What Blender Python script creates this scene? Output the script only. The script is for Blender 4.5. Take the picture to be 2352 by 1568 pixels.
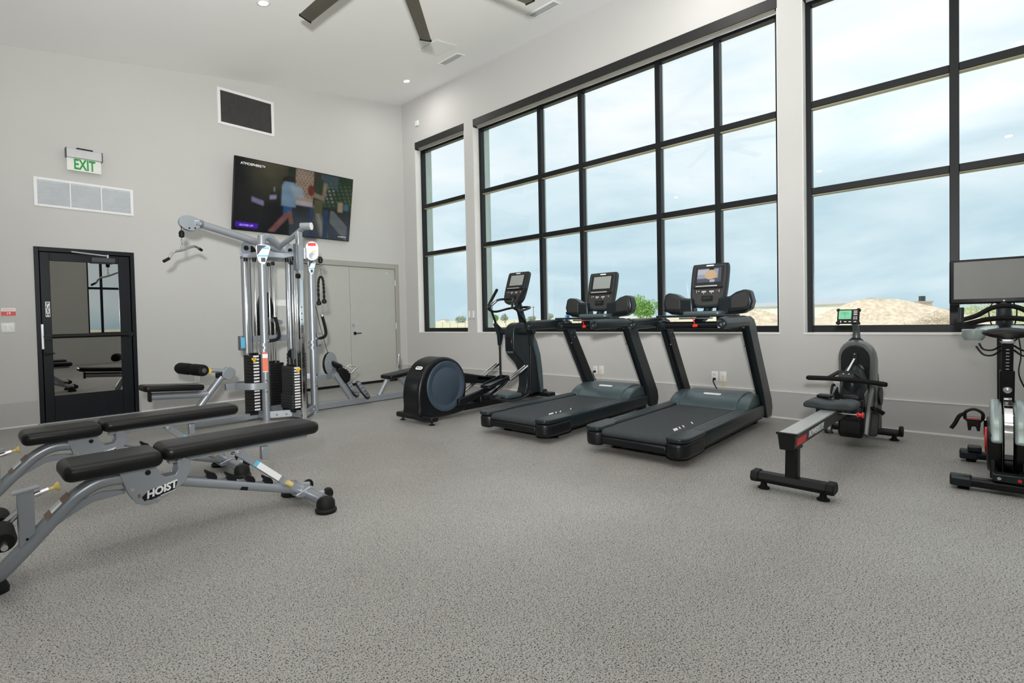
import bpy, bmesh, math, random
from mathutils import Vector, Matrix, Euler
random.seed(7)
PI = math.pi
S = bpy.context.scene
C = S.collection
for o in list(bpy.data.objects): bpy.data.objects.remove(o)

# ------------------------------------------------------------------ camera
F_PX, YAW, PITCH, ROLL, CAM_H = 1180.08, .79747772, .02169367, -.02201004, 1.18
fw = Vector((math.sin(YAW)*math.cos(PITCH), math.cos(YAW)*math.cos(PITCH), -math.sin(PITCH)))
rt = Vector((math.cos(YAW), -math.sin(YAW), 0)); up = rt.cross(fw)
r2 = math.cos(ROLL)*rt + math.sin(ROLL)*up
u2 = -math.sin(ROLL)*rt + math.cos(ROLL)*up
cd = bpy.data.cameras.new('camera'); cam = bpy.data.objects.new('camera', cd); C.objects.link(cam)
cd.sensor_fit = 'HORIZONTAL'; cd.sensor_width = 36; cd.lens = F_PX/2352*36
cd.shift_x = 78.666/2352; cd.shift_y = -24.976/2352; cd.clip_start = .05; cd.clip_end = 2000
M = Matrix((r2, u2, -fw)).transposed().to_4x4(); M.translation = (0, 0, CAM_H)
cam.matrix_world = M
S.camera = cam
S.view_settings.view_transform = 'Standard'; S.view_settings.look = 'None'
S.view_settings.gamma = 1; S.view_settings.use_curve_mapping = False
S.view_settings.exposure = 0.0

# ------------------------------------------------------------------ world: bright overcast sky with thin cloud
W = bpy.data.worlds.new('sky'); S.world = W; W.use_nodes = True
nt = W.node_tree; nt.nodes.clear()
def wn(t, **k):
    n = nt.nodes.new(t)
    for a, b in k.items(): setattr(n, a, b)
    return n
out = wn('ShaderNodeOutputWorld'); bg = wn('ShaderNodeBackground'); bg.inputs[1].default_value = 1.15
tc = wn('ShaderNodeTexCoord'); mp = wn('ShaderNodeMapping'); mp.inputs['Scale'].default_value = (1.0, 1.0, 3.4)
nz = wn('ShaderNodeTexNoise'); nz.inputs['Scale'].default_value = 2.9; nz.inputs['Detail'].default_value = 7; nz.inputs['Roughness'].default_value = .52
nz.inputs['Distortion'].default_value = .35
sep = wn('ShaderNodeSeparateXYZ')
el = wn('ShaderNodeMapRange'); el.inputs[1].default_value = -.02; el.inputs[2].default_value = .5; el.inputs[3].default_value = -.17; el.inputs[4].default_value = .30
ad = wn('ShaderNodeMath', operation='ADD')
cr = wn('ShaderNodeValToRGB'); e = cr.color_ramp.elements
e[0].position = .33; e[0].color = (.50, .67, .765, 1); e[1].position = .78; e[1].color = (.93, .94, .965, 1)
m_ = cr.color_ramp.elements.new(.55); m_.color = (.72, .835, .90, 1)
nt.links.new(tc.outputs['Generated'], mp.inputs[0]); nt.links.new(mp.outputs[0], nz.inputs['Vector'])
nt.links.new(tc.outputs['Generated'], sep.inputs[0]); nt.links.new(sep.outputs['Z'], el.inputs[0])
nt.links.new(nz.outputs['Fac'], ad.inputs[0]); nt.links.new(el.outputs[0], ad.inputs[1])
# overcast skies brighten towards the zenith: strength x max(1, (1 + 2 sin elevation) / 2)
z2 = wn('ShaderNodeMath', operation='MULTIPLY_ADD'); z2.inputs[1].default_value = 1.15; z2.inputs[2].default_value = .575
z3 = wn('ShaderNodeMath', operation='MAXIMUM'); z3.inputs[1].default_value = 1.15
nt.links.new(sep.outputs['Z'], z2.inputs[0]); nt.links.new(z2.outputs[0], z3.inputs[0]); nt.links.new(z3.outputs[0], bg.inputs[1])
nt.links.new(ad.outputs[0], cr.inputs[0]); nt.links.new(cr.outputs[0], bg.inputs[0]); nt.links.new(bg.outputs[0], out.inputs[0])

# photographer's flash on a stand right beside the camera, head tilted up
fl = bpy.data.lights.new('camera_flash', 'SPOT'); fl.energy = 2000; fl.spot_size = math.radians(128); fl.spot_blend = 1.0
fl.shadow_soft_size = .10; fl.color = (1, .99, .97)
flo = bpy.data.objects.new('camera_flash', fl); C.objects.link(flo)
flo.location = (-.22, -.12, 1.62)
flo.rotation_euler = Vector((.70, .71, .60)).to_track_quat('-Z', 'Y').to_euler()

# hazy sun behind the building: lights the field, mounds and trees outside
sn = bpy.data.lights.new('hazy_sun', 'SUN'); sn.energy = 1.6; sn.angle = math.radians(12); sn.color = (1, .95, .88)
sno = bpy.data.objects.new('hazy_sun', sn); C.objects.link(sno); sno.location = (-20, 8, 30)
sno.rotation_euler = Vector((.80, -.18, -.62)).to_track_quat('-Z', 'Y').to_euler()

# ------------------------------------------------------------------ materials
def mat(name, col, rough=.5, metal=0., var=.06, vscale=6., bump=0., bscale=120., spec=.5, coat=0., emit=None, estr=0.):
    m = bpy.data.materials.new(name); m.use_nodes = True
    t = m.node_tree; b = t.nodes['Principled BSDF']
    b.inputs['Roughness'].default_value = rough; b.inputs['Metallic'].default_value = metal
    b.inputs['Specular IOR Level'].default_value = spec
    if coat: b.inputs['Coat Weight'].default_value = coat; b.inputs['Coat Roughness'].default_value = .12
    tcn = t.nodes.new('ShaderNodeTexCoord')
    n = t.nodes.new('ShaderNodeTexNoise'); n.inputs['Scale'].default_value = vscale; n.inputs['Detail'].default_value = 3
    r = t.nodes.new('ShaderNodeValToRGB')
    c0 = [max(0, c*(1-var)) for c in col]; c1 = [min(1, c*(1+var)) for c in col]
    r.color_ramp.elements[0].position = .3; r.color_ramp.elements[1].position = .7
    r.color_ramp.elements[0].color = (*c0, 1); r.color_ramp.elements[1].color = (*c1, 1)
    t.links.new(tcn.outputs['Object'], n.inputs['Vector']); t.links.new(n.outputs['Fac'], r.inputs[0]); t.links.new(r.outputs[0], b.inputs['Base Color'])
    if bump:
        n2 = t.nodes.new('ShaderNodeTexNoise'); n2.inputs['Scale'].default_value = bscale; n2.inputs['Detail'].default_value = 2
        bp = t.nodes.new('ShaderNodeBump'); bp.inputs['Strength'].default_value = bump; bp.inputs['Distance'].default_value = .002
        t.links.new(tcn.outputs['Object'], n2.inputs['Vector']); t.links.new(n2.outputs['Fac'], bp.inputs['Height']); t.links.new(bp.outputs[0], b.inputs['Normal'])
    if emit:
        b.inputs['Emission Color'].default_value = (*emit, 1); b.inputs['Emission Strength'].default_value = estr
    return m
MAT = {}
def defm(k, *a, **kw): MAT[k] = mat(k, *a, **kw)
defm('wall_paint', (.56, .556, .54), .72, var=.012, vscale=1.2, bump=.10, bscale=260)
defm('ceiling_paint', (.90, .90, .90), .85, var=.01, vscale=1, bump=.06, bscale=200)
defm('base_paint', (.47, .458, .445), .6, var=.02, vscale=2)
defm('white_trim', (.78, .78, .76), .5, var=.02)
defm('white_plastic', (.80, .80, .79), .35, var=.015)
defm('white_metal', (.82, .83, .84), .4, var=.015)
defm('vent_slat', (.66, .69, .72), .45, var=.03)
defm('frame_black', (.006, .007, .009), .40, var=.1, spec=.3)
defm('frame_dark', (.035, .04, .046), .38, var=.08)
defm('exterior_jamb_and_skylit_cap', (.36, .45, .44), .5, var=.05)
defm('fascia', (.012, .012, .012), .5, var=.1)
defm('olive_fabric_and_bounce', (.40, .38, .27), .7, var=.05)  # shade fabric, also the painted floor light under the window rails
defm('hem_metal', (.55, .55, .57), .35, .6, var=.03)
defm('door_navy', (.004, .006, .010), .40, var=.1, spec=.25)
defm('door_grey', (.46, .465, .43), .45, var=.02)
defm('door_frame_grey', (.37, .365, .335), .45, var=.02)
defm('black', (.005, .0055, .006), .42, var=.15, spec=.28)
defm('black_gloss', (.008, .009, .010), .16, var=.1)
defm('black_rubber', (.008, .008, .008), .62, var=.15, bump=.12, bscale=300, spec=.28)
defm('foam', (.005, .005, .005), .7, var=.2, bump=.2, bscale=500, spec=.25)
defm('leather', (.005, .0047, .005), .36, var=.12, bump=.08, bscale=420, spec=.30)
defm('leather_flat', (.022, .020, .019), .42, var=.15, bump=.2, bscale=300)
defm('machine_grey', (.365, .395, .43), .33, .55, var=.04, vscale=3)
defm('machine_grey_dark', (.20, .22, .245), .35, .5, var=.05)
defm('chrome', (.82, .82, .82), .08, 1., var=.02)
defm('steel', (.62, .63, .64), .25, 1., var=.04)
defm('tm_dark', (.013, .019, .022), .32, .15, var=.08, vscale=4, spec=.38)
defm('tm_black', (.005, .0055, .007), .36, var=.1, spec=.30)
defm('tm_blue', (.085, .122, .132), .36, .35, var=.05, vscale=3)
defm('tm_belt', (.028, .034, .036), .66, var=.12, vscale=30, bump=.2, bscale=700)
defm('cover_blue', (.036, .055, .078), .5, .1, var=.05)
defm('console_grey', (.026, .026, .027), .42, var=.06)
defm('grille_grey', (.095, .092, .09), .6, var=.1)
defm('plate_black', (.006, .0065, .0065), .45, var=.2, vscale=10)
defm('plate_side', (.022, .026, .027), .5, var=.15, vscale=14)
defm('yellow', (.80, .52, .04), .4, var=.05)
defm('pop_yellow', (.78, .60, .22), .4, var=.05)
defm('orange', (.80, .16, .05), .45, var=.06)
defm('red', (.72, .03, .025), .4, var=.06)
defm('rower_grey', (.15, .16, .158), .32, .5, var=.05)
defm('rower_rail', (.60, .62, .62), .28, .6, var=.04)
defm('rower_seat', (.026, .036, .040), .55, var=.08)
defm('white_print', (.86, .87, .87), .5, var=.02)
defm('navy_print', (.02, .025, .05), .5, var=.05)
defm('cyan_print', (.12, .50, .72), .5, var=.04)
defm('lcd_green', (.16, .52, .30), .25, var=.03, emit=(.10, .38, .20), estr=.35)
defm('lcd_dark', (.05, .15, .09), .4, var=.05)
defm('screen_grey', (.20, .215, .205), .22, var=.04, emit=(.22, .235, .225), estr=.35)
defm('screen_glass', (.26, .26, .26), .10, var=.03)
defm('bike_grey', (.42, .50, .49), .35, .3, var=.04)
defm('brown_print', (.24, .13, .08), .5, var=.05)
defm('fan_bronze', (.115, .108, .082), .42, .35, var=.06)
defm('glow', (.9, .85, .75), .5, emit=(1., .90, .72), estr=6.)
defm('exit_green', (.004, .24, .035), .5, var=.05, emit=(.002, .25, .03), estr=.25)
defm('exit_panel', (.78, .80, .76), .3, var=.05)
defm('alu', (.55, .56, .57), .35, .7, var=.05)
defm('purple', (.16, .04, .82), .4, emit=(.16, .04, .85), estr=.9)
defm('dirt', (.66, .56, .43), .95, var=.22, vscale=3.2, bump=.8, bscale=9)
defm('warehouse', (.88, .87, .83), .7, var=.02)
defm('warehouse_roof', (.44, .48, .50), .55, var=.05)
defm('leaf', (.22, .42, .10), .7, var=.35, vscale=2.5)
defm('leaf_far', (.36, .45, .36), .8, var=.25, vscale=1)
defm('leaf_pale', (.50, .58, .33), .8, var=.2, vscale=1)
defm('bark', (.20, .16, .12), .9, var=.2)
defm('wood_post', (.50, .42, .33), .85, var=.15)
defm('blue_plastic', (.03, .23, .72), .5, var=.05)
defm('far_wall', (.85, .83, .80), .8, var=.03)
defm('far_roof', (.42, .38, .36), .8, var=.05)

def ramp_mat(name, build):
    m = bpy.data.materials.new(name); m.use_nodes = True; build(m.node_tree, m.node_tree.nodes['Principled BSDF']); MAT[name] = m
# speckled rubber floor
def floor_nodes(t, b):
    N = t.nodes.new; L = t.links.new
    tcn = N('ShaderNodeTexCoord')
    big = N('ShaderNodeTexNoise'); big.inputs['Scale'].default_value = .42; big.inputs['Detail'].default_value = 4
    base = N('ShaderNodeValToRGB'); base.color_ramp.elements[0].position = .36; base.color_ramp.elements[1].position = .66
    base.color_ramp.elements[0].color = (.285, .272, .248, 1); base.color_ramp.elements[1].color = (.43, .423, .402, 1)
    v1 = N('ShaderNodeTexNoise'); v1.inputs['Scale'].default_value = 165; v1.inputs['Detail'].default_value = 2.0; v1.inputs['Roughness'].default_value = .6; v1.inputs['Distortion'].default_value = .4
    r1 = N('ShaderNodeValToRGB'); r1.color_ramp.elements[0].position = .405; r1.color_ramp.elements[1].position = .450
    r1.color_ramp.elements[0].color = (1, 1, 1, 1); r1.color_ramp.elements[1].color = (0, 0, 0, 1)
    v2 = N('ShaderNodeTexNoise'); v2.inputs['Scale'].default_value = 240; v2.inputs['Detail'].default_value = 2; v2.inputs['Roughness'].default_value = .6
    mp2 = N('ShaderNodeMapping'); mp2.inputs['Location'].default_value = (7.3, 2.1, 0)
    r2_ = N('ShaderNodeValToRGB'); r2_.color_ramp.elements[0].position = .56; r2_.color_ramp.elements[1].position = .62
    r2_.color_ramp.elements[0].color = (0, 0, 0, 1); r2_.color_ramp.elements[1].color = (1, 1, 1, 1)
    mx1 = N('ShaderNodeMixRGB'); mx1.inputs[2].default_value = (.62, .61, .575, 1)
    mx2 = N('ShaderNodeMixRGB'); mx2.inputs[2].default_value = (.020, .020, .022, 1)
    L(tcn.outputs['Object'], big.inputs['Vector']); L(big.outputs['Fac'], base.inputs[0])
    L(tcn.outputs['Object'], v1.inputs['Vector']); L(v1.outputs['Fac'], r1.inputs[0])
    L(tcn.outputs['Object'], mp2.inputs[0]); L(mp2.outputs[0], v2.inputs['Vector']); L(v2.outputs['Fac'], r2_.inputs[0])
    L(base.outputs[0], mx1.inputs[1]); L(r2_.outputs[0], mx1.inputs[0])
    L(mx1.outputs[0], mx2.inputs[1]); L(r1.outputs[0], mx2.inputs[0]); L(mx2.outputs[0], b.inputs['Base Color'])
    b.inputs['Roughness'].default_value = .48; b.inputs['Specular IOR Level'].default_value = .5
    bp = N('ShaderNodeBump'); bp.inputs['Strength'].default_value = .12; bp.inputs['Distance'].default_value = .001
    L(v1.outputs['Fac'], bp.inputs['Height']); L(bp.outputs[0], b.inputs['Normal'])
ramp_mat('rubber_floor', floor_nodes)
def field_nodes(t, b):
    N = t.nodes.new; L = t.links.new
    tcn = N('ShaderNodeTexCoord'); n = N('ShaderNodeTexNoise'); n.inputs['Scale'].default_value = .09; n.inputs['Detail'].default_value = 6
    r = N('ShaderNodeValToRGB'); e = r.color_ramp.elements
    e[0].position = .35; e[0].color = (.50, .52, .30, 1); e[1].position = .62; e[1].color = (.78, .70, .52, 1)
    L(tcn.outputs['Object'], n.inputs['Vector']); L(n.outputs['Fac'], r.inputs[0]); L(r.outputs[0], b.inputs['Base Color']); b.inputs['Roughness'].default_value = 1
ramp_mat('field', field_nodes)
def glassmat(name, tint, fac, rough=0.0, gl=(1, 1, 1)):
    m = bpy.data.materials.new(name); m.use_nodes = True; t = m.node_tree; t.nodes.clear()
    o = t.nodes.new('ShaderNodeOutputMaterial'); mx = t.nodes.new('ShaderNodeMixShader'); tr = t.nodes.new('ShaderNodeBsdfTransparent'); g = t.nodes.new('ShaderNodeBsdfGlossy')
    tr.inputs[0].default_value = (*tint, 1); g.inputs['Roughness'].default_value = rough; g.inputs[0].default_value = (*gl, 1)
    n = t.nodes.new('ShaderNodeTexNoise'); n.inputs['Scale'].default_value = 1.5
    mr = t.nodes.new('ShaderNodeMapRange'); mr.inputs[3].default_value = fac*.9; mr.inputs[4].default_value = fac*1.1
    t.links.new(n.outputs['Fac'], mr.inputs[0]); t.links.new(mr.outputs[0], mx.inputs[0])
    t.links.new(tr.outputs[0], mx.inputs[1]); t.links.new(g.outputs[0], mx.inputs[2]); t.links.new(mx.outputs[0], o.inputs[0])
    MAT[name] = m
glassmat('window_glass', (.97, .985, .98), .03)
glassmat('door_glass', (.30, .31, .30), .50, gl=(.78, .76, .72))

# ------------------------------------------------------------------ mesh helpers
class MB:
    def __init__(s): s.v = []; s.f = []
    def add(s, vs, fs):
        b = len(s.v); s.v += [tuple(v) for v in vs]; s.f += [tuple(i+b for i in f) for f in fs]; return s
    def box(s, x0, x1, y0, y1, z0, z1, rot=None, at=None):
        vs = [Vector((x, y, z)) for x in (x0, x1) for y in (y0, y1) for z in (z0, z1)]
        if rot is not None:
            R = Euler(rot).to_matrix(); c = Vector(at) if at is not None else Vector(((x0+x1)/2, (y0+y1)/2, (z0+z1)/2))
            vs = [R @ (v-c)+c for v in vs]
        return s.add(vs, [(0, 1, 3, 2), (4, 6, 7, 5), (0, 4, 5, 1), (2, 3, 7, 6), (0, 2, 6, 4), (1, 5, 7, 3)])
    def ring_sweep(s, rings, cap=True, close=False):
        n = len(rings[0]); b = len(s.v)
        for r in rings: s.v += [tuple(p) for p in r]
        k = len(rings)
        for i in range(k if close else k-1):
            for j in range(n):
                a0 = b+i*n+j; a1 = b+i*n+(j+1) % n; c0 = b+((i+1) % k)*n+j; c1 = b+((i+1) % k)*n+(j+1) % n
                s.f.append((a0, a1, c1, c0))
        if cap and not close:
            s.f.append(tuple(b+j for j in reversed(range(n)))); s.f.append(tuple(b+(k-1)*n+j for j in range(n)))
        return s
    def tube(s, pts, r, n=12, smooth=0, cap=True, ry=None, upv=None, close=False):
        pts = [Vector(p) for p in pts]
        rs = r if isinstance(r, (list, tuple)) else [r]*len(pts)
        if smooth: pts, rs = catmull(pts, rs, smooth, close)
        rings = []; prev = None; k = len(pts)
        for i, p in enumerate(pts):
            if close: d = (pts[(i+1) % k]-pts[i-1]).normalized()
            else: d = (pts[min(i+1, k-1)]-pts[max(i-1, 0)]).normalized()
            if prev is None:
                a = Vector(upv) if upv is not None else (Vector((0, 0, 1)) if abs(d.z) < .9 else Vector((1, 0, 0)))
                u = (a-d*a.dot(d)).normalized()
            else:
                u = (prev-d*prev.dot(d)).normalized()
            prev = u; w = d.cross(u)
            rr = rs[i]; q = rr if ry is None else ry*(rr/rs[0])
            rings.append([p+u*rr*math.cos(2*PI*j/n)+w*q*math.sin(2*PI*j/n) for j in range(n)])
        return s.ring_sweep(rings, cap, close)
    def cyl(s, p0, p1, r, r1=None, n=16): return s.tube([p0, p1], [r, r if r1 is None else r1], n)
    def prism(s, pts, plane, t0, t1):
        # polygon outline extruded along the axis missing from plane
        def P(a, b, t): return {'xz': (a, t, b), 'yz': (t, a, b), 'xy': (a, b, t)}[plane]
        n = len(pts)
        vs = [P(a, b, t0) for a, b in pts]+[P(a, b, t1) for a, b in pts]
        fs = [tuple(range(n)), tuple(reversed(range(n, 2*n)))]+[(i, n+i, n+(i+1) % n, (i+1) % n) for i in range(n)]
        return s.add(vs, fs)
    def lathe(s, prof, c=(0, 0, 0), axis='z', n=24):
        rings = []
        for r, h in prof:
            ring = []
            for j in range(n):
                a = 2*PI*j/n; x, y = r*math.cos(a), r*math.sin(a)
                p = {'z': (x, y, h), 'y': (x, h, y), 'x': (h, x, y)}[axis]
                ring.append(Vector(p)+Vector(c))
            rings.append(ring)
        return s.ring_sweep(rings)
    def ball(s, c, rx, ry=None, rz=None, n=14, m=8):
        ry = ry or rx; rz = rz or rx
        prof = []
        rings = []
        for i in range(1, m):
            t = PI*i/m
            rings.append([Vector((c[0]+rx*math.sin(t)*math.cos(2*PI*j/n), c[1]+ry*math.sin(t)*math.sin(2*PI*j/n), c[2]+rz*math.cos(t))) for j in range(n)])
        return s.ring_sweep(rings)
    def rbox(s, x0, x1, y0, y1, z0, z1, r, seg=4, rot=None, at=None, zr=None):
        # pillow-like slab: rounded in plan by r and over top/bottom edges by zr
        zr = zr if zr is not None else min(r, (z1-z0)*.45)
        def ring(ins, z):
            rr = max(r-ins, .0005); o = []
            for (cx_, cy_, a0) in ((x1-r, y1-r, 0), (x0+r, y1-r, PI/2), (x0+r, y0+r, PI), (x1-r, y0+r, 1.5*PI)):
                for k in range(seg+1):
                    a = a0+PI/2*k/seg; o.append(Vector((cx_+rr*math.cos(a), cy_+rr*math.sin(a), z)))
            return o
        rings = []
        for k in range(seg+1):
            a = PI/2*k/seg; rings.append(ring(zr*(1-math.sin(a)), z0+zr*(1-math.cos(a))))
        for k in range(seg+1):
            a = PI/2*k/seg; rings.append(ring(zr*(1-math.cos(a)), z1-zr*(1-math.sin(a))))
        if rot is not None:
            R = Euler(rot).to_matrix(); c = Vector(at) if at is not None else Vector(((x0+x1)/2, (y0+y1)/2, (z0+z1)/2))
            rings = [[R @ (v-c)+c for v in q] for q in rings]
        return s.ring_sweep(rings)
    def xf(s, mtx): s.v = [tuple(mtx @ Vector(v)) for v in s.v]; return s
    def build(s, name, m, parent=None, bevel=0., smooth=True, ang=38, seg=2, kind=None, label=None):
        me = bpy.data.meshes.new(name); me.from_pydata(s.v, [], s.f); me.update()
        bm = bmesh.new(); bm.from_mesh(me); bmesh.ops.recalc_face_normals(bm, faces=bm.faces); bm.to_mesh(me); bm.free()
        if smooth:
            for p in me.polygons: p.use_smooth = True
            me.set_sharp_from_angle(angle=math.radians(ang))
        o = bpy.data.objects.new(name, me); C.objects.link(o); me.materials.append(MAT[m] if isinstance(m, str) else m)
        if parent is not None: o.parent = parent
        if bevel:
            bv = o.modifiers.new('bevel', 'BEVEL'); bv.width = bevel; bv.segments = seg; bv.limit_method = 'ANGLE'; bv.angle_limit = math.radians(40)
        if kind: o['kind'] = kind
        if label: o['label'] = label
        return o
def catmull(pts, rs, k, close=False):
    n = len(pts); P = []; Rr = []
    rng = range(n if close else n-1)
    for i in rng:
        if close: p0, p1, p2, p3 = pts[i-1], pts[i], pts[(i+1) % n], pts[(i+2) % n]; ra, rb = rs[i], rs[(i+1) % n]
        else: p0, p1, p2, p3 = pts[max(i-1, 0)], pts[i], pts[i+1], pts[min(i+2, n-1)]; ra, rb = rs[i], rs[i+1]
        for j in range(k):
            t = j/k
            P.append(.5*((2*p1)+(p2-p0)*t+(2*p0-5*p1+4*p2-p3)*t*t+(3*p1-p0-3*p2+p3)*t**3)); Rr.append(ra+(rb-ra)*t)
    if not close: P.append(pts[-1]); Rr.append(rs[-1])
    return P, Rr
def B(): return MB()
def tag(o, label, cat, group=None):
    o['label'] = label; o['category'] = cat
    if group: o['group'] = group
    return o
def thing(name, label, cat, loc=(0, 0, 0), rz=0., group=None):
    o = bpy.data.objects.new(name, None); C.objects.link(o); o.empty_display_size = .1
    o.location = loc; o.rotation_euler = (0, 0, rz)
    return tag(o, label, cat, group)
def struct_root(name, loc=(0, 0, 0)):
    o = bpy.data.objects.new(name, None); C.objects.link(o); o.location = loc; o['kind'] = 'structure'; return o
def copy_tree(o, parent=None):
    c = o.copy(); C.objects.link(c); c.parent = parent
    for ch in list(o.children): copy_tree(ch, c)
    return c
def rrect(cx_, cy_, w, h, r, seg=5):
    o = []
    for (sx, sy, a0) in ((1, 1, 0), (-1, 1, PI/2), (-1, -1, PI), (1, -1, 1.5*PI)):
        for k in range(seg+1):
            a = a0+PI/2*k/seg; o.append((cx_+sx*(w/2-r)+r*math.cos(a), cy_+sy*(h/2-r)+r*math.sin(a)))
    return o
def smooth_outline(pts, k=4):
    P, _ = catmull([Vector((a, b, 0)) for a, b in pts], [0]*len(pts), k, True); return [(p.x, p.y) for p in P]
_dg = None
def text_mesh(txt, size, name, m, parent, mtx, depth=.0015, sx=1., bold=0., shear=0.):
    cu = bpy.data.curves.new('t', 'FONT'); cu.body = txt; cu.size = size; cu.align_x = 'CENTER'; cu.align_y = 'CENTER'; cu.extrude = depth; cu.offset = bold; cu.resolution_u = 3; cu.shear = shear
    to = bpy.data.objects.new('t', cu); C.objects.link(to); bpy.context.view_layer.update()
    me = bpy.data.meshes.new_from_object(to.evaluated_get(bpy.context.evaluated_depsgraph_get()))
    bpy.data.objects.remove(to); bpy.data.curves.remove(cu)
    me.transform(mtx @ Matrix.Diagonal((sx, 1, 1, 1))); me.name = name; me.materials.clear(); me.materials.append(MAT[m] if isinstance(m, str) else m)
    o = bpy.data.objects.new(name, me); C.objects.link(o)
    if parent is not None: o.parent = parent
    return o
def basis(o, xa, ya):
    xa = Vector(xa).normalized(); ya = Vector(ya); ya = (ya-xa*ya.dot(xa)).normalized(); za = xa.cross(ya)
    m = Matrix((xa, ya, za)).transposed().to_4x4(); m.translation = Vector(o); return m
# ------------------------------------------------------------------ room shell
XW, YW = 6.466, 8.32          # window wall plane, door wall plane
X0, Y0 = -2.4, -4.2           # walls behind the camera
CS = .1605                    # ceiling slope (rises towards the windows)
CT = math.atan(CS)
def zc(x): return 5.522-CS*(XW-x)
ZS, ZT = .955, 4.67           # window opening bottom / top
WIN = [(6.55, 7.93), (1.595, 6.325), (-3.4, 1.36)]
fl_ = B().box(X0-.2, XW+.3, Y0-.2, YW+.3, -.08, 0).build('floor', 'rubber_floor', smooth=False, kind='structure')
cl = B().prism([(X0-.2, zc(X0-.2)), (XW+.36, zc(XW+.36)), (XW+.36, zc(XW+.36)+.15), (X0-.2, zc(X0-.2)+.15)], 'xz', Y0-.2, YW+.2).build('ceiling', 'ceiling_paint', smooth=False, kind='structure')
wr = B()
wr.box(XW, XW+.20, Y0, YW+.2, -.05, ZS).box(XW, XW+.20, Y0, YW+.2, ZT, zc(XW)+.06)
ys = [Y0]+[v for w in sorted(WIN) for v in w]+[YW+.2]
for i in range(0, len(ys), 2): wr.box(XW, XW+.20, ys[i], ys[i+1], ZS, ZT)
wall_r = wr.build('wall_right', 'wall_paint', smooth=False, kind='structure')
cl2 = B().box(XW+.20, XW+.45, Y0-.2, YW+.2, -.25, ZS-.02).box(XW+.20, XW+.45, Y0-.2, YW+.2, ZT+.02, zc(XW)+.3)
for i in range(0, len(ys), 2): cl2.box(XW+.20, XW+.45, ys[i]+(.03 if i else 0), ys[i+1]-(.03 if i < len(ys)-2 else 0), ZS-.02, ZT+.02)
cl2.build('exterior_cladding', 'exterior_jamb_and_skylit_cap', wall_r, smooth=False)
DX0, DX1, DZ = .735, 1.785, 2.20        # exit door opening
EX0, EX1, EZ = 4.05, 6.285, 2.31        # double door opening
wl = B()
def wl_col(x0, x1, z0): wl.prism([(x0, z0), (x1, z0), (x1, zc(x1)+.06), (x0, zc(x0)+.06)], 'xz', YW, YW+.2)
wl_col(X0, DX0, -.05); wl_col(DX0, DX1, DZ); wl_col(DX1, EX0, -.05); wl_col(EX0, EX1, EZ); wl_col(EX1, XW, -.05)
wl.build('wall_left', 'wall_paint', smooth=False, kind='structure')
BX0, BX1, BZ = 3.15, 5.95, 4.25       # window in the wall behind the camera (it shows in the door glass)
wb = B()
def wb_col(x0, x1, z0, z1=None): wb.prism([(x0, z0), (x1, z0), (x1, zc(x1)+.06 if z1 is None else z1), (x0, zc(x0)+.06 if z1 is None else z1)], 'xz', Y0-.2, Y0)
wb_col(X0-.2, BX0, -.05); wb_col(BX1, XW+.2, -.05); wb_col(BX0, BX1, BZ); wb_col(BX0, BX1, -.05, ZS)
wb.build('wall_back', 'wall_paint', smooth=False, kind='structure')
B().box(X0-.2, X0, Y0, YW+.2, -.05, zc(X0)+.06).build('wall_side', 'wall_paint', smooth=False, kind='structure')
# tall wall base with a thin light shoe at the floor
bl = B()
for a, b_ in ((X0, DX0-.02), (DX1+.02, EX0-.015), (EX1+.015, XW)): bl.box(a, b_, YW-.014, YW, 0, .30)
bl_ = bl.build('baseboard_left', 'base_paint', smooth=False, kind='structure')
sh = B()
for a, b_ in ((X0, DX0-.02), (DX1+.02, EX0-.015), (EX1+.015, XW)): sh.box(a, b_, YW-.022, YW-.013, 0, .016)
sh.build('base_shoe', 'white_trim', bl_, smooth=False)
br_ = B().box(XW-.014, XW, Y0, YW, 0, .30).build('baseboard_right', 'base_paint', smooth=False, kind='structure')
B().box(XW-.022, XW-.013, Y0, YW, 0, .016).build('base_shoe', 'white_trim', br_, smooth=False)
B().box(XW-.018, XW, Y0, YW, .298, .307).build('base_cap', 'white_trim', br_, smooth=False)

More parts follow.
